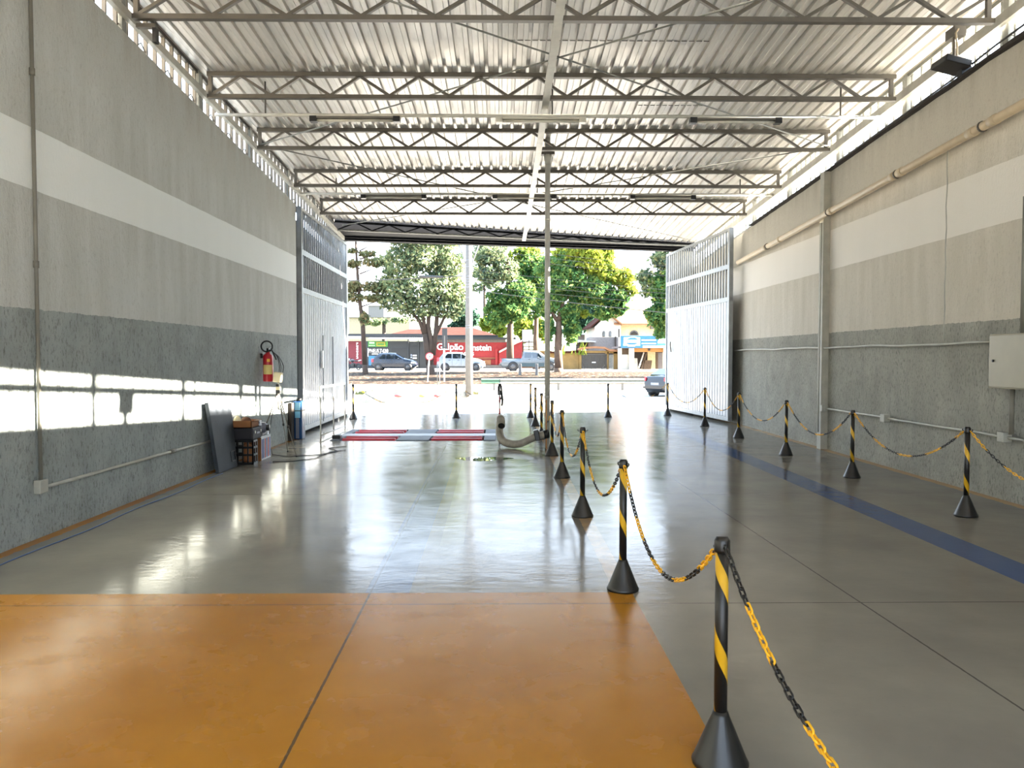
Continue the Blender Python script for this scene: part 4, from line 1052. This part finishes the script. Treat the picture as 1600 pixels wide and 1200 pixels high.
# yucca-like plants over the ochre wall
p = at(890, 546, 70.5); b = MB()
for k in range(26):
    a = random.uniform(0, 2*PI); l = random.uniform(.7, 1.3); x0 = p.x+random.uniform(-1.6, 1.6)
    e = Vector((x0+.6*l*math.cos(a), 70.5+.5*l*math.sin(a), p.z+l*.8)); s0 = Vector((x0, 70.5, p.z-.5)); sd = Vector((.06, 0, 0))
    b.poly([s0-sd, s0+sd, e])
tag(b.build('yucca_plant', 'leaf_bright', origin=(p.x, 70.5, p.z-.5)), 'spiky yellow-green plants sprouting behind the ochre wall', 'plant', kind='stuff')

# ------------------------------------------------------------------ buildings
def slabpx(name, mat, parent, pts, Y, depth, label=None):
    P_ = [at(a, c, Y) for a, c in pts]; P_ = [Vector((q.x, Y, q.z)) for q in P_]
    return MB().prism(P_, (0, depth, 0)).build(name, mat, parent, label=label)
def rect(a, c, d, e): return [(a, e), (d, e), (d, c), (a, c)]
Y1 = 75.0; g1 = gz(Y1)
def gp(px, Y): return 600-( -42) if False else None
BASE = 577
s = thing('corner_shop', 'low charcoal and dark red tyre shop behind the dark blue car', 'building', (at(610, BASE, Y1).x, Y1, g1))
slabpx('side_wall', 'shop_red', s, rect(530, 533, 569, BASE), Y1, 5, 'dark red wall')
slabpx('side_base', 'shop_dark', s, rect(530, 569, 570, BASE), Y1-.05, .3)
slabpx('front_wall', 'shop_grey', s, rect(569, 533, 674, BASE), Y1, 6)
slabpx('blue_dado', 'sign_blue', s, rect(576, 556, 600, 571), Y1-.06, .06, 'blue painted panel')
slabpx('roller_door', 'shop_dark', s, rect(612, 544, 637, BASE), Y1-.05, .1)
slabpx('roller_door', 'shop_dark', s, rect(640, 541, 653, BASE), Y1-.05, .1)
slabpx('entrance', 'shop_dark', s, rect(656, 533, 672, BASE), Y1-.08, .1)
for a in (637, 653, 672.3): slabpx('door_post', 'shop_grey', s, rect(a, 530, a+1.5, BASE), Y1-.12, .15)
slabpx('awning_board', 'shop_dark', s, rect(530, 521.5, 672, 527), Y1-.6, .5)
aw = MB(); n = 60; xa = at(575, 527, Y1-1.2).x; xb = at(663, 527, Y1-1.2).x; z1 = at(600, 526.5, Y1).z; z2 = at(600, 529.5, Y1-1.2).z; vs = []
for i in range(n+1):
    x = xa+(xb-xa)*i/n; h = .05*(i % 2); vs += [(x, Y1, z1+h), (x, Y1-1.2, z2+h)]
aw._add(vs, [(2*i, 2*i+2, 2*i+3, 2*i+1) for i in range(n)]); o = aw.build('awning', 'plate_light', s, label='pale corrugated awning'); md = o.modifiers.new('thick', 'SOLIDIFY'); md.thickness = .04
slabpx('gutter_strip', 'plate_light', s, rect(530, 525, 565, 529), Y1-.7, .2)
sg = slabpx('shop_sign', 'sign_green', s, rect(575, 533, 605, 542), Y1-.14, .08, 'green and yellow sign')
slabpx('sign_panel', 'sign_yellow', sg, rect(588, 534.5, 602, 541), Y1-.18, .05)
slabpx('sign_line', 'lettering_green', sg, rect(577, 534.5, 585, 537), Y1-.17, .04); slabpx('sign_line', 'lettering_green', sg, rect(576, 539.5, 586, 540.3), Y1-.17, .04)
slabpx('sign_line', 'sign_green', sg, rect(590, 537, 600, 539), Y1-.21, .03)
slabpx('white_edge', 'lettering', s, rect(574.7, 544, 575.6, 557), Y1-.12, .05)
K1 = Y1/FPX
def label_at(txt, nm, px, py, hpx, Y, parent, mat='lettering', wpx=None, bold=.0):
    p = at(px, py, Y); return text(txt, nm, hpx*Y/FPX/.70, (p.x, Y, p.z), mat, parent, bold=bold, wide=wpx*Y/FPX if wpx else None)
label_at('PNEUS', 'lettering', 576.5, 551, 6.0, Y1-.1, s, wpx=15.5)
label_at('74', 'lettering', 593.3, 552, 7.0, Y1-.1, s, wpx=7)
label_at('30', 'lettering', 600.5, 551, 5.6, Y1-.1, s, wpx=6)
slabpx('white_line', 'lettering', s, rect(581, 552.7, 591, 553.8), Y1-.1, .04)
for k, ch in enumerate('PNEUS'): label_at(ch, 'lettering', 557.0, 535+4.25*(k+1)-1, 3.1, Y1-.02, s, wpx=2.6, bold=.008)
label_at('2', 'lettering', 556.6, 560.2, 3.6, Y1-.02, s, wpx=3.2)
for py in (554.5, 558.5): slabpx('poster', 'lettering', s, rect(645, py, 651, py+2), Y1-.16, .05)
for py in (553.5, 557): slabpx('poster', 'plate_grey', s, rect(641.5, py, 644, py+2.5), Y1-.16, .05)
# hip roof behind
def hip(parent, l, r, ridge_l, ridge_r, ytop, yeave, Y, depth, mat, name='roof'):
    e = at(0, yeave, Y).z; tp = at(0, ytop, Y+depth/2).z
    A = Vector((at(l, yeave, Y).x, Y, e)); B_ = Vector((at(r, yeave, Y).x, Y, e)); C_ = B_+Vector((0, depth, 0)); D = A+Vector((0, depth, 0))
    R0 = Vector((at(ridge_l, ytop, Y+depth/2).x, Y+depth/2, tp)); R1 = Vector((at(ridge_r, ytop, Y+depth/2).x, Y+depth/2, tp))
    b = MB(); b._add([A, B_, C_, D, R0, R1], [(0, 1, 5, 4), (1, 2, 5), (2, 3, 4, 5), (3, 0, 4), (0, 3, 2, 1)]); return b.build(name, mat, parent)
hip(s, 600, 671, 640, 658, 514, 524, Y1+.2, 9, 'tile_roof')
w = thing('red_workshop', 'long bright red workshop wall with large white lettering behind the white car', 'building', (at(745, BASE, 76).x, 76, gz(76)))
slabpx('front_wall', 'wall_red', w, [(676, BASE), (792, BASE), (792, 534), (676, 534)], 76, 5)
slabpx('side_wall', 'wall_red', w, [(780, 571), (816, 571), (816, 533), (808, 535), (780, 549)], 75.6, .3)
slabpx('wall_cap', 'white_wall', w, [(780, 548.5), (808, 533.5), (816, 531), (816, 533.5), (808, 536.5), (780, 551.5)], 75.5, .5)
slabpx('base_band', 'dado', w, rect(676, 570.5, 815, BASE), 75.55, .4)
slabpx('upper_band', 'dado', w, rect(683, 529, 790, 535), 75.9, .2)
slabpx('eaves_board', 'shop_dark', w, rect(677, 527, 806, 530.5), 75.4, .6)
slabpx('pilaster', 'wall_red', w, rect(774, 545, 777.5, 571.5), 75.7, .3)
for py in (559, 561): slabpx('rail', 'shop_red' if py == 561 else 'tile_pale', w, rect(740, py, 777, py+1), 75.85, .1)
for px in (748, 762): slabpx('low_panel', 'tile_pale', w, rect(px-7, 562, px+5, 570), 75.95, .06)
label_at('Galpão', 'lettering', 682.8, 546.6, 10.0, 75.85, w, wpx=41, bold=.012)
label_at('Einstein', 'lettering', 729.5, 547.6, 9.6, 75.85, w, wpx=38, bold=.012)
label_at('MOTO PEÇAS', 'lettering', 707.7, 555.3, 5.0, 75.85, w, wpx=32.5, bold=.008)
hip(w, 676, 778, 690, 735, 511, 524, 76.3, 10, 'tile_roof')
slabpx('fascia', 'shop_dark', w, rect(677, 523.5, 778, 527.5), 76, .4)
# pale wall and fence behind, between the trunks
f = thing('garden_fence', 'pale garden wall with a wooden rail fence between the red workshop and the ochre wall', 'fence', (at(835, BASE, 78).x, 78, gz(78)))
slabpx('wall', 'ochre', f, rect(815, 548, 862, BASE), 78, .3); slabpx('panel', 'white_wall', f, rect(816, 515, 832, 535), 88, .3)
for py in (534, 541, 546): slabpx('rail', 'wood', f, rect(814, py, 838, py+1.6), 77.6, .1)
for px in (816, 826, 836): slabpx('picket', 'wood', f, rect(px, 532, px+1.3, 550), 77.7, .1)
# ochre wall with gate
Y2 = 71.0
o_ = thing('courtyard_wall', 'ochre masonry wall with tiled coping, right of the largest tree', 'wall', (at(890, BASE, Y2).x, Y2, gz(Y2)))
slabpx('masonry', 'ochre', o_, rect(855, 549, 907, 583), Y2, .4)
slabpx('coping', 'tile_roof', o_, [(855, 549), (880, 549), (905, 547), (907, 551), (855, 552)], Y2-.15, .7)
cw = thing('courtyard_gate', 'arched iron-barred driveway gate between ochre piers, with a narrow door beside it', 'gate', (at(930, BASE, Y2).x, Y2, gz(Y2)))
for a, d in ((905, 908.5), (949, 951), (959, 967)): slabpx('pier', 'ochre', cw, rect(a, 550, d, 584), Y2-.1, .6)
slabpx('arch_lintel', 'ochre', cw, [(905, 553), (908, 553), (912, 551.5), (945, 551.5), (949, 553.5), (951, 552), (959, 552), (967, 553), (967, 548), (905, 548)], Y2-.1, .6)
tl = MB()
P_ = [(904, 547.5), (915, 545), (930, 544), (945, 545), (953, 549), (967, 549.5), (967, 546.5), (953, 545.5), (945, 542), (930, 541), (915, 542), (904, 544.5)]
slabpx('tile_coping', 'tile_pale', cw, P_, Y2-.4, 1.1)
slabpx('backdrop_wall', 'interior_dark', cw, rect(907, 551, 960, 583), Y2+3, .2)
for k in range(19):
    px = 909.5+k*2.1; slabpx('bar', 'grille', cw, rect(px, 553, px+.7, 583), Y2+.1, .05)
for (a, c, d, e) in ((908.5, 553, 949, 554), (908.5, 581.5, 949, 583)): slabpx('gate_rail', 'grille', cw, rect(a, c, d, e), Y2+.08, .08)
slabpx('lock_bar', 'lettering', cw, rect(925, 565.5, 931, 567), Y2-.02, .08)
for a, c in (((909, 571), (917, 583)), ((945, 570), (936, 583))): MB().beam(at(*a, Y2+.05), at(*c, Y2+.05), .06, .05).build('brace', 'grille', cw)
for k in range(4): slabpx('door_bar', 'white_metal', cw, rect(952+k*2, 554, 952.7+k*2, 583), Y2+.1, .05)
# grey block wall, porch roof behind
bw = thing('grey_annex', 'grey block annex with a flat porch roof behind the barred gate', 'building', (at(940, BASE, 76).x, 76, gz(76)))
slabpx('block_wall', 'grey_wall', bw, rect(921, 527, 966, 552), 75.5, 3); slabpx('end_post', 'interior_dark', bw, rect(961, 526, 963, 550), 75.3, .2)
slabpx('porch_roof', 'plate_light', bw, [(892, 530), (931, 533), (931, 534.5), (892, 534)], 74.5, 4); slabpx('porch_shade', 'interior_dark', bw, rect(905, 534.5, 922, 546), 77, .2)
slabpx('shed_roof', 'plate_light', bw, rect(895, 521.5, 914, 523), 82, 3); slabpx('shed_wall', 'dado', bw, rect(895, 523, 914, 532), 82.4, 2)
# cream house with gable
h = thing('gabled_house', 'cream two-storey house with tiled gable rising above the blue shop sign', 'building', (at(975, BASE, 80).x, 80, gz(80)))
slabpx('gable_wall', 'white_wall', h, [(929, 560), (970, 560), (970, 507), (949.5, 491), (929, 511)], 80, 8)
slabpx('side_wing', 'cream_wall', h, rect(970, 507, 1032, 560), 80.6, 7)
for A_, B_ in (((923, 512.5), (950, 488.5)), ((949, 488.5), (972, 507.5))):
    p0 = at(*A_, 79.3); p1 = at(*B_, 79.3); v = Vector((0, 9, 0)); up = Vector((0, 0, .16))
    MB().prism([p0, p1, p1+up, p0+up], v).build('gable_roof', 'tile_roof' if A_[0] < 930 else 'tile_pale', h)
p0 = at(960, 507.5, 79.8); p1 = at(1040, 507.5, 79.8)
b = MB(); dzr = Vector((0, 4.5, 1.9)); b.prism([p0, p1, p1+dzr, p0+dzr+Vector((-.5, 0, 0))], (0, 0, .15)); b.build('wing_roof', 'tile_pale', h)
for px in (941.5, 951.5): 
    wnd = slabpx('window', 'grey_wall', h, [(px, 526), (px+4, 526), (px+4, 519), (px+3.2, 517.5), (px+2, 517), (px+.8, 517.5), (px, 519)], 79.9, .15); slabpx('pane', 'glass', wnd, rect(px+.8, 519, px+3.2, 525.4), 79.85, .1)
wnd = slabpx('window', 'grey_wall', h, [(984, 524), (998, 524), (997.5, 520), (995, 517), (991, 515.8), (987, 517), (984.5, 520)], 80.5, .2); slabpx('pane', 'interior_dark', wnd, [(985.5, 523), (996.5, 523), (995.5, 520), (991, 517.5), (986.5, 520)], 80.42, .1)
wnd = slabpx('window', 'grey_wall', h, rect(1021.5, 518, 1027, 528), 80.5, .2)
slabpx('air_unit', 'dado', h, rect(1017, 510, 1021.5, 514), 80.1, .4)
slabpx('chimney_pipe', 'interior_dark', h, rect(966.5, 514, 968, 527), 79.5, .2)
# blue-signed shop
Y3 = 69.0
k = thing('timber_shop', 'white-pillared timber shop under a long blue sign, partly hidden by the right gate', 'building', (at(1000, 585, Y3).x, Y3, gz(Y3)))
for a, d in ((966.5, 971.5), (983, 991), (1037, 1046)): slabpx('pillar', 'white_wall', k, rect(a, 543, d, 587), Y3, .5)
slabpx('white_door', 'white_wall', k, rect(971.5, 554, 983, 586), Y3+.35, .1); slabpx('transom', 'wood', k, rect(971.5, 545, 983, 554), Y3+.4, .1)
slabpx('back_wall', 'interior_dark', k, rect(966, 543, 1060, 586), Y3+4, .2)
slabpx('side_wall', 'cream_wall', k, rect(1012, 550, 1024, 586), Y3+3.7, .2); slabpx('side_panel', 'grey_wall', k, rect(1028, 551, 1037, 578), Y3+2, .2); slabpx('side_post', 'wood', k, rect(1025, 551, 1028, 580), Y3+1.9, .2)
slabpx('roof_slab', 'grey_wall', k, rect(966, 541, 1060, 544), Y3, 4.2)
slabpx('beam', 'orange_beam', k, rect(991, 544, 1038, 550), Y3+.3, .3, 'orange beam')
slabpx('lamp', 'black_metal', k, rect(1013, 544.5, 1016, 548), Y3+.2, .1)
for (a, c), (d, e), w_, mt in (((991.5, 560), (993, 586), .5, 'white_wall'), ((1006, 551), (998, 575), .12, 'white_wall'), ((1010, 552), (1000, 585), .16, 'wood'), ((1003, 566), (1003, 585), .1, 'wood')):
    MB().beam(at(a, c, Y3+1.6), at(d, e, Y3+1.0), w_, .1, Vector((0, 1, 0))).build('board', mt, k)
slabpx('plank_stack', 'wood', k, [(1003, 586), (1016, 586), (1019, 563), (1008, 563)], Y3+1.2, .4)
sg = slabpx('shop_sign', 'sign_blue', k, rect(970, 524.5, 1060, 543.5), Y3-.25, .2, 'long blue sign')
lp = [(975, 527), (982, 527), (986, 526), (992, 526), (996, 527), (1000, 527), (1000, 540), (992, 540), (992, 541.5), (981, 541.5), (981, 540), (974, 540), (974, 527)]
lg = slabpx('sign_logo', 'lettering', sg, lp[:-1], Y3-.30, .05)
slabpx('logo_field', 'sign_blue', sg, [(978, 531), (981, 529.5), (985, 527.6), (992, 527.6), (996, 529.5), (998, 531), (998, 535.5), (995, 537), (991, 538.8), (984, 538.8), (980, 537), (977, 535.5)], Y3-.33, .03)
slabpx('logo_band', 'lettering', sg, rect(977.5, 531, 997.5, 535.4), Y3-.36, .03)
slabpx('sign_line', 'lettering', sg, rect(1002.5, 530.5, 1025, 532.3), Y3-.30, .05); slabpx('sign_line', 'lettering', sg, rect(1002.5, 536, 1025, 537.6), Y3-.30, .05)
slabpx('light_panel', 'sign_cyan', sg, rect(1027, 526, 1060, 540), Y3-.28, .04)
for py in (529.5, 533.5): 
    for px in (1028, 1032.5, 1037, 1041.5): slabpx('sign_block', 'lettering', sg, rect(px, py, px+3.6, py+2.8), Y3-.31, .03)
slabpx('white_strip', 'lettering', sg, rect(1004.5, 540, 1060, 543.2), Y3-.30, .05)
# distant houses on the hill
for (a, c, d, e, Yd, mt, l) in ((575, 478, 600, 492, 330, 'grey_wall', 'pale grey distant block on the hill left of the broad tree'), (545, 496, 640, 528, 110, 'pale_block', 'long pale wall of a hall behind the tyre shop'), (735, 508, 770, 520, 200, 'white_wall', 'white distant house right of the concrete pole'), (602, 486, 640, 494, 340, 'white_wall', 'white distant row on the hill behind the broad tree')):
    p = at((a+d)/2, e, Yd); t = thing('distant_building', l, 'building', (p.x, Yd, p.z)); slabpx('walls', mt, t, rect(a, c, d, e+6), Yd, 8); slabpx('roof_edge', 'dado', t, rect(a-.5, c-.6, d+.5, c+.4), Yd-.3, 8.6)

# ------------------------------------------------------------------ vehicles
def carbody(Lc, top, zb, W, belt, glass_side, paint, name, label, screens, R, axles, lower=None, tail=None, head=None, doors=()):
    t = thing(name, label, 'car', (0, 0, 0))
    xs = sorted(set(list(np.linspace(0, Lc, 34))+[p[0] for p in top])); tx = [p[0] for p in top]; tz = [p[1] for p in top]
    def zt(x): return float(np.interp(x, tx, tz))
    def w_(x): 
        e = min(x, Lc-x); return W*(.80+.20*min(1, (e/.45))**.5)
    def rw(x):
        z = zt(x); return w_(x)-max(0, z-belt)*.36
    def bl(x): return min(belt, zt(x)-.03)
    V = []; F = []; m = 0
    for x in xs:
        z = zt(x); w = w_(x); b0 = bl(x); r = rw(x)
        zl = zb+(.12 if min(x, Lc-x) < .15 else 0)
        if z > belt+.06: up = [(w*.97, b0), ((w*.97+r)/2, (b0+z-.07)/2), (r, z-.07), (r-.10, z)]
        else: up = [(w*.97, b0), (w*.95, b0+.01), (w*.90, z-.012), (w*.80, z)]
        half = [(w*.90, zl), (w*.99, zl+.14), (w, (zl+b0)*.55)]+up
        ring = [(-y, zz) for y, zz in half]+[(0, z+.02)]+[(y, zz) for y, zz in reversed(half)]
        m = len(ring); V += [(x, y, zz) for y, zz in ring]
    for i in range(len(xs)-1):
        for j in range(m): F.append((i*m+j, i*m+(j+1) % m, (i+1)*m+(j+1) % m, (i+1)*m+j))
    F += [tuple(range(m)), tuple(reversed(range((len(xs)-1)*m, len(xs)*m)))]
    b = MB(); b._add(V, F, True); body = b.build('body', paint, t)
    def S(x, z):
        w = w_(x)*.97; r = rw(x); b0 = bl(x); zz = zt(x)-.07
        return w+(r-w)*max(0, min(1, (z-b0)/max(.05, zz-b0)))
    for side in (-1, 1):
        for g in glass_side:
            b = MB(); P_ = [Vector((x, side*(S(x, z)+.012), z)) for x, z in g]
            b.prism(P_, (0, -side*.02, 0)); b.build('side_window', 'glass', t)
        for xd in doors:
            MB().beam((xd, side*(w_(xd)+.004), zb+.2), (xd, side*(w_(xd)*.97+.006), belt), .012, .012, Vector((1, 0, 0))).build('door_seam', 'black_plastic', t)
            MB().box(xd-.3, xd-.14, side*w_(xd)*.985-.012, side*w_(xd)*.985+.012, belt-.12, belt-.085).build('door_handle', 'black_plastic', t)
        if lower:
            b = MB(); b.box(lower[0], lower[1], side*W*.995-.012, side*W*.995+.012, lower[2], lower[3]); b.build('lower_panel', lower[4], t)
        xm = glass_side[-1][-1][0]-.12 if False else max(p[0] for p in glass_side[-1])-.30
        b = MB(); b.cbox((xm, side*(W+.07), belt+.06), .14, .16, .12); b.build('wing_mirror', paint, t, .02)
    for (xa, xb, mt) in screens:
        b = MB(); yy = lambda x: (rw(x)-.12)
        n = 5; pts0 = [xa+(xb-xa)*i/n for i in range(n+1)]
        vs = []
        for x in pts0: vs += [(x, -yy(x), zt(x)+.028), (x, yy(x), zt(x)+.028)]
        b._add(vs, [(2*i, 2*i+1, 2*i+3, 2*i+2) for i in range(n)]); b.build('windscreen', mt, t)
    for x in axles:
        for side in (-1, 1):
            yc = side*(W-.11)
            MB().lathe([(0, -.135*side), (R+.055, -.135*side), (R+.055, .118*side), (0, .118*side)], (x, yc, R), 22, 'y').build('wheel_arch', 'black_plastic', t)
            wl_ = MB().lathe([(R*.6, -.1*side), (R*.95, -.1*side), (R, -.07*side), (R, .11*side), (R*.95, .135*side), (R*.62, .135*side), (R*.6, .12*side)], (x, yc, R), 24, 'y').build('wheel', 'rubber', t)
            MB().lathe([(0, .10*side), (R*.63, .10*side), (R*.63, .132*side), (R*.2, .142*side), (0, .142*side)], (x, yc, R), 16, 'y').build('rim', 'rim', wl_)
    for lamps, mt, nm in ((tail, 'tail_red', 'tail_lamp'), (head, 'head_clear', 'headlamp')):
        if lamps:
            xa, xb, za, zb_ = lamps
            for side in (-1, 1):
                b = MB(); yo = lambda x: side*(w_(x)+.014)
                b.prism([(xa, yo(xa), za), (xb, yo(xb), za), (xb, yo(xb), zb_), (xa, yo(xa), zb_)], (0, -side*.10, 0)); b.build(nm, mt, t)
    return t
def placecar(t, px, py, Y, rz, zoff=None):
    p = at(px, py, Y); t.location = (p.x, Y, gz(Y) if zoff is None else zoff); t.rotation_euler = (0, 0, rz)
hatch = [(0, .62), (.04, .80), (.16, .98), (.62, 1.42), (.95, 1.47), (1.6, 1.49), (2.0, 1.46), (2.85, 1.00), (3.45, .88), (3.75, .72), (3.85, .5)]
gs = [[(.66, 1.0), (1.0, .98), (1.22, .98), (1.22, 1.36), (.98, 1.36)], [(1.30, .98), (1.95, .97), (2.0, .97), (1.95, 1.37), (1.30, 1.38)][:2]+[(1.95, 1.36), (1.30, 1.38)], [(2.03, .97), (2.62, .99), (2.12, 1.30), (2.03, 1.34)]]
c1 = carbody(3.85, hatch, .22, .81, .95, gs, 'car_blue', 'hatchback_car', 'dark blue five-door hatchback parked before the tyre shop', [(.20, .58, 'glass'), (2.08, 2.78, 'glass')], .29, (.62, 3.12), tail=(.02, .2, .72, .98), head=(3.4, 3.66, .60, .74), doors=(1.26, 2.0))
placecar(c1, 582, 578, 66, 0)
c2 = carbody(4.05, [(0, .62), (.04, .85), (.18, 1.02), (.55, 1.46), (.95, 1.53), (1.6, 1.55), (2.1, 1.51), (2.95, 1.06), (3.6, .93), (3.95, .74), (4.05, .5)], .22, .84, 1.0, [[(.62, 1.06), (1.25, 1.03), (1.25, 1.42), (.92, 1.42)], [(1.34, 1.03), (2.0, 1.02), (2.0, 1.42), (1.34, 1.43)], [(2.08, 1.02), (2.72, 1.04), (2.2, 1.36), (2.08, 1.40)]], 'car_white', 'hatchback_car', 'white hatchback parked behind the concrete pole before the red wall', [(.22, .52, 'glass'), (2.16, 2.88, 'glass')], .31, (.70, 3.30), tail=(.02, .2, .78, 1.1), head=(3.68, 3.98, .62, .78), doors=(1.3, 2.04), lower=(1.0, 2.9, .30, .38, 'black_plastic'))
placecar(c2, 683.5, 580, 65, 0)
pk = [(0, .62), (.02, .98), (.1, 1.02), (1.75, 1.02), (1.80, 1.10), (1.92, 1.62), (2.2, 1.68), (3.0, 1.66), (3.25, 1.58), (3.85, 1.12), (4.6, 1.02), (4.95, .86), (5.05, .55)]
c3 = carbody(5.05, pk, .34, .86, 1.06, [[(1.98, 1.10), (2.55, 1.10), (2.55, 1.54), (2.02, 1.54)], [(2.64, 1.10), (3.4, 1.10), (3.12, 1.48), (2.64, 1.54)]], 'car_silver', 'pickup_truck', 'silver and grey-teal double-cab pickup parked before the red wall end', [(3.3, 3.8, 'glass')], .37, (1.05, 4.1), tail=(.0, .12, .72, 1.0), head=(4.7, 5.0, .72, .88), doors=(2.6, 3.5), lower=(1.55, 3.6, .36, .66, 'car_teal'))
MB().box(.06, 1.72, -.72, .72, 1.035, 1.055).build('bed_cover', 'black_plastic', c3)
MB().box(-.10, .02, -.72, .72, .48, .58).build('rear_bumper', 'rim', c3)
MB().cbox((1.79, 0, 1.38), .02, 1.2, .34).build('rear_window', 'glass', c3)
placecar(c3, 781.5, 583, 63.5, 0, gz(63.5))
c4 = carbody(4.25, [(0, .60), (.05, .90), (.14, 1.02), (.45, 1.06), (1.05, 1.40), (1.5, 1.45), (2.2, 1.43), (3.0, 1.02), (3.75, .90), (4.15, .72), (4.25, .5)], .20, .86, .98, [[(.95, 1.02), (1.7, 1.0), (1.7, 1.35), (1.25, 1.34)], [(1.78, 1.0), (2.75, 1.01), (2.3, 1.30), (1.78, 1.35)]], 'car_black', 'sedan_car', 'black car driving right, its rear showing beside the right gate', [(.50, 1.02, 'glass'), (2.25, 2.9, 'glass')], .31, (.78, 3.35), tail=(.0, .34, .80, .98), head=(3.9, 4.2, .6, .76), doors=(1.74,))
MB().box(-.012, .01, -.26, .26, .60, .72).build('number_plate', 'grey_plastic', c4); MB().box(-.03, .06, -.78, .78, .40, .52).build('rear_bumper', 'car_black', c4, .01)
placecar(c4, 1023, 628, 39.0, math.radians(38), -.42)
# motorcycle
m_ = thing('motorcycle', 'black motorcycle parked beside the left gate before the dark red wall', 'motorcycle', (0, 0, 0))
for x in (0, 1.3):
    wl_ = MB().tube([(x+.26*math.cos(2*PI*k/24), 0, .31+.26*math.sin(2*PI*k/24)) for k in range(24)], .05, 8, closed=True).build('wheel', 'rubber', m_)
    MB().lathe([(0, -.04), (.05, -.04), (.05, .04), (0, .04)], (x, 0, .31), 12, 'y').build('hub', 'rim', wl_)
    b = MB()
    for k in range(6): b.tube([(x, 0, .31), (x+.24*math.cos(PI*k/3), 0, .31+.24*math.sin(PI*k/3))], .012, 5)
    b.build('spokes', 'rim', wl_)
MB().tube([(1.3, 0, .31), (1.08, 0, .85), (1.0, 0, 1.0)], .035, 8).build('fork', 'rim', m_)
MB().tube([(.95, -.34, 1.04), (1.02, -.2, 1.02), (1.02, .2, 1.02), (.95, .34, 1.04)], .018, 6).build('handlebar', 'black_metal', m_)
MB().sphere((.75, 0, .82), .28, .14, .13).build('fuel_tank', 'car_black', m_); MB().cbox((.25, 0, .80), .6, .22, .09).build('seat', 'rubber', m_, .03); MB().cbox((-.15, 0, .84), .3, .16, .05, Matrix.Rotation(.3, 3, 'Y')).build('rear_fender', 'white_metal', m_, .01)
MB().cbox((.62, 0, .45), .38, .26, .32).build('engine', 'black_metal', m_, .04); MB().tube([(.6, -.14, .32), (.1, -.15, .30), (-.2, -.15, .36)], .04, 8).build('exhaust', 'rim', m_); MB().sphere((1.12, 0, .93), .09, .1, .09).build('headlamp', 'head_clear', m_)
MB().tube([(.0, 0, .31), (.5, 0, .45), (.95, 0, .85)], .03, 6).build('frame', 'black_metal', m_)
p = at(560, 577, 66.5); m_.location = (p.x, 66.5, gz(66.5)); m_.rotation_euler = (0, 0, PI*.80)

# ================================================================== LIGHT
w_ = bpy.data.worlds.new('sky'); sc.world = w_; w_.use_nodes = True; nt = w_.node_tree
bg = nt.nodes['Background']; g = nt.nodes.new('ShaderNodeTexCoord'); sp = nt.nodes.new('ShaderNodeSeparateXYZ'); nt.links.new(g.outputs['Generated'], sp.inputs[0])
mr = nt.nodes.new('ShaderNodeMapRange'); nt.links.new(sp.outputs[2], mr.inputs[0]); mr.inputs[1].default_value = -.05; mr.inputs[2].default_value = .6
mx = nt.nodes.new('ShaderNodeMix'); mx.data_type = 'RGBA'; nt.links.new(mr.outputs[0], mx.inputs[0]); mx.inputs[6].default_value = (.84, .92, 1.0, 1); mx.inputs[7].default_value = (.55, .74, 1.0, 1)
nt.links.new(mx.outputs[2], bg.inputs[0]); bg.inputs[1].default_value = SKY
sd = bpy.data.lights.new('sun', 'SUN'); so = bpy.data.objects.new('sun', sd); COL.objects.link(so); sd.energy = SUN; sd.angle = math.radians(.6); sd.color = (1.0, .90, .76)
so.rotation_euler = Vector((-1, -.10, -.424)).to_track_quat('-Z', 'Y').to_euler(); so.location = (20, 5, 15)
sc.view_settings.view_transform = 'Standard'; sc.view_settings.look = 'None'; sc.view_settings.gamma = 1; sc.view_settings.use_curve_mapping = False
sc.view_settings.exposure = EXPO
sc.cycles.max_bounces = 10; sc.cycles.diffuse_bounces = 6; sc.cycles.glossy_bounces = 4; sc.cycles.use_denoising = True; sc.cycles.sample_clamp_indirect = 10; sc.cycles.caustics_reflective = False
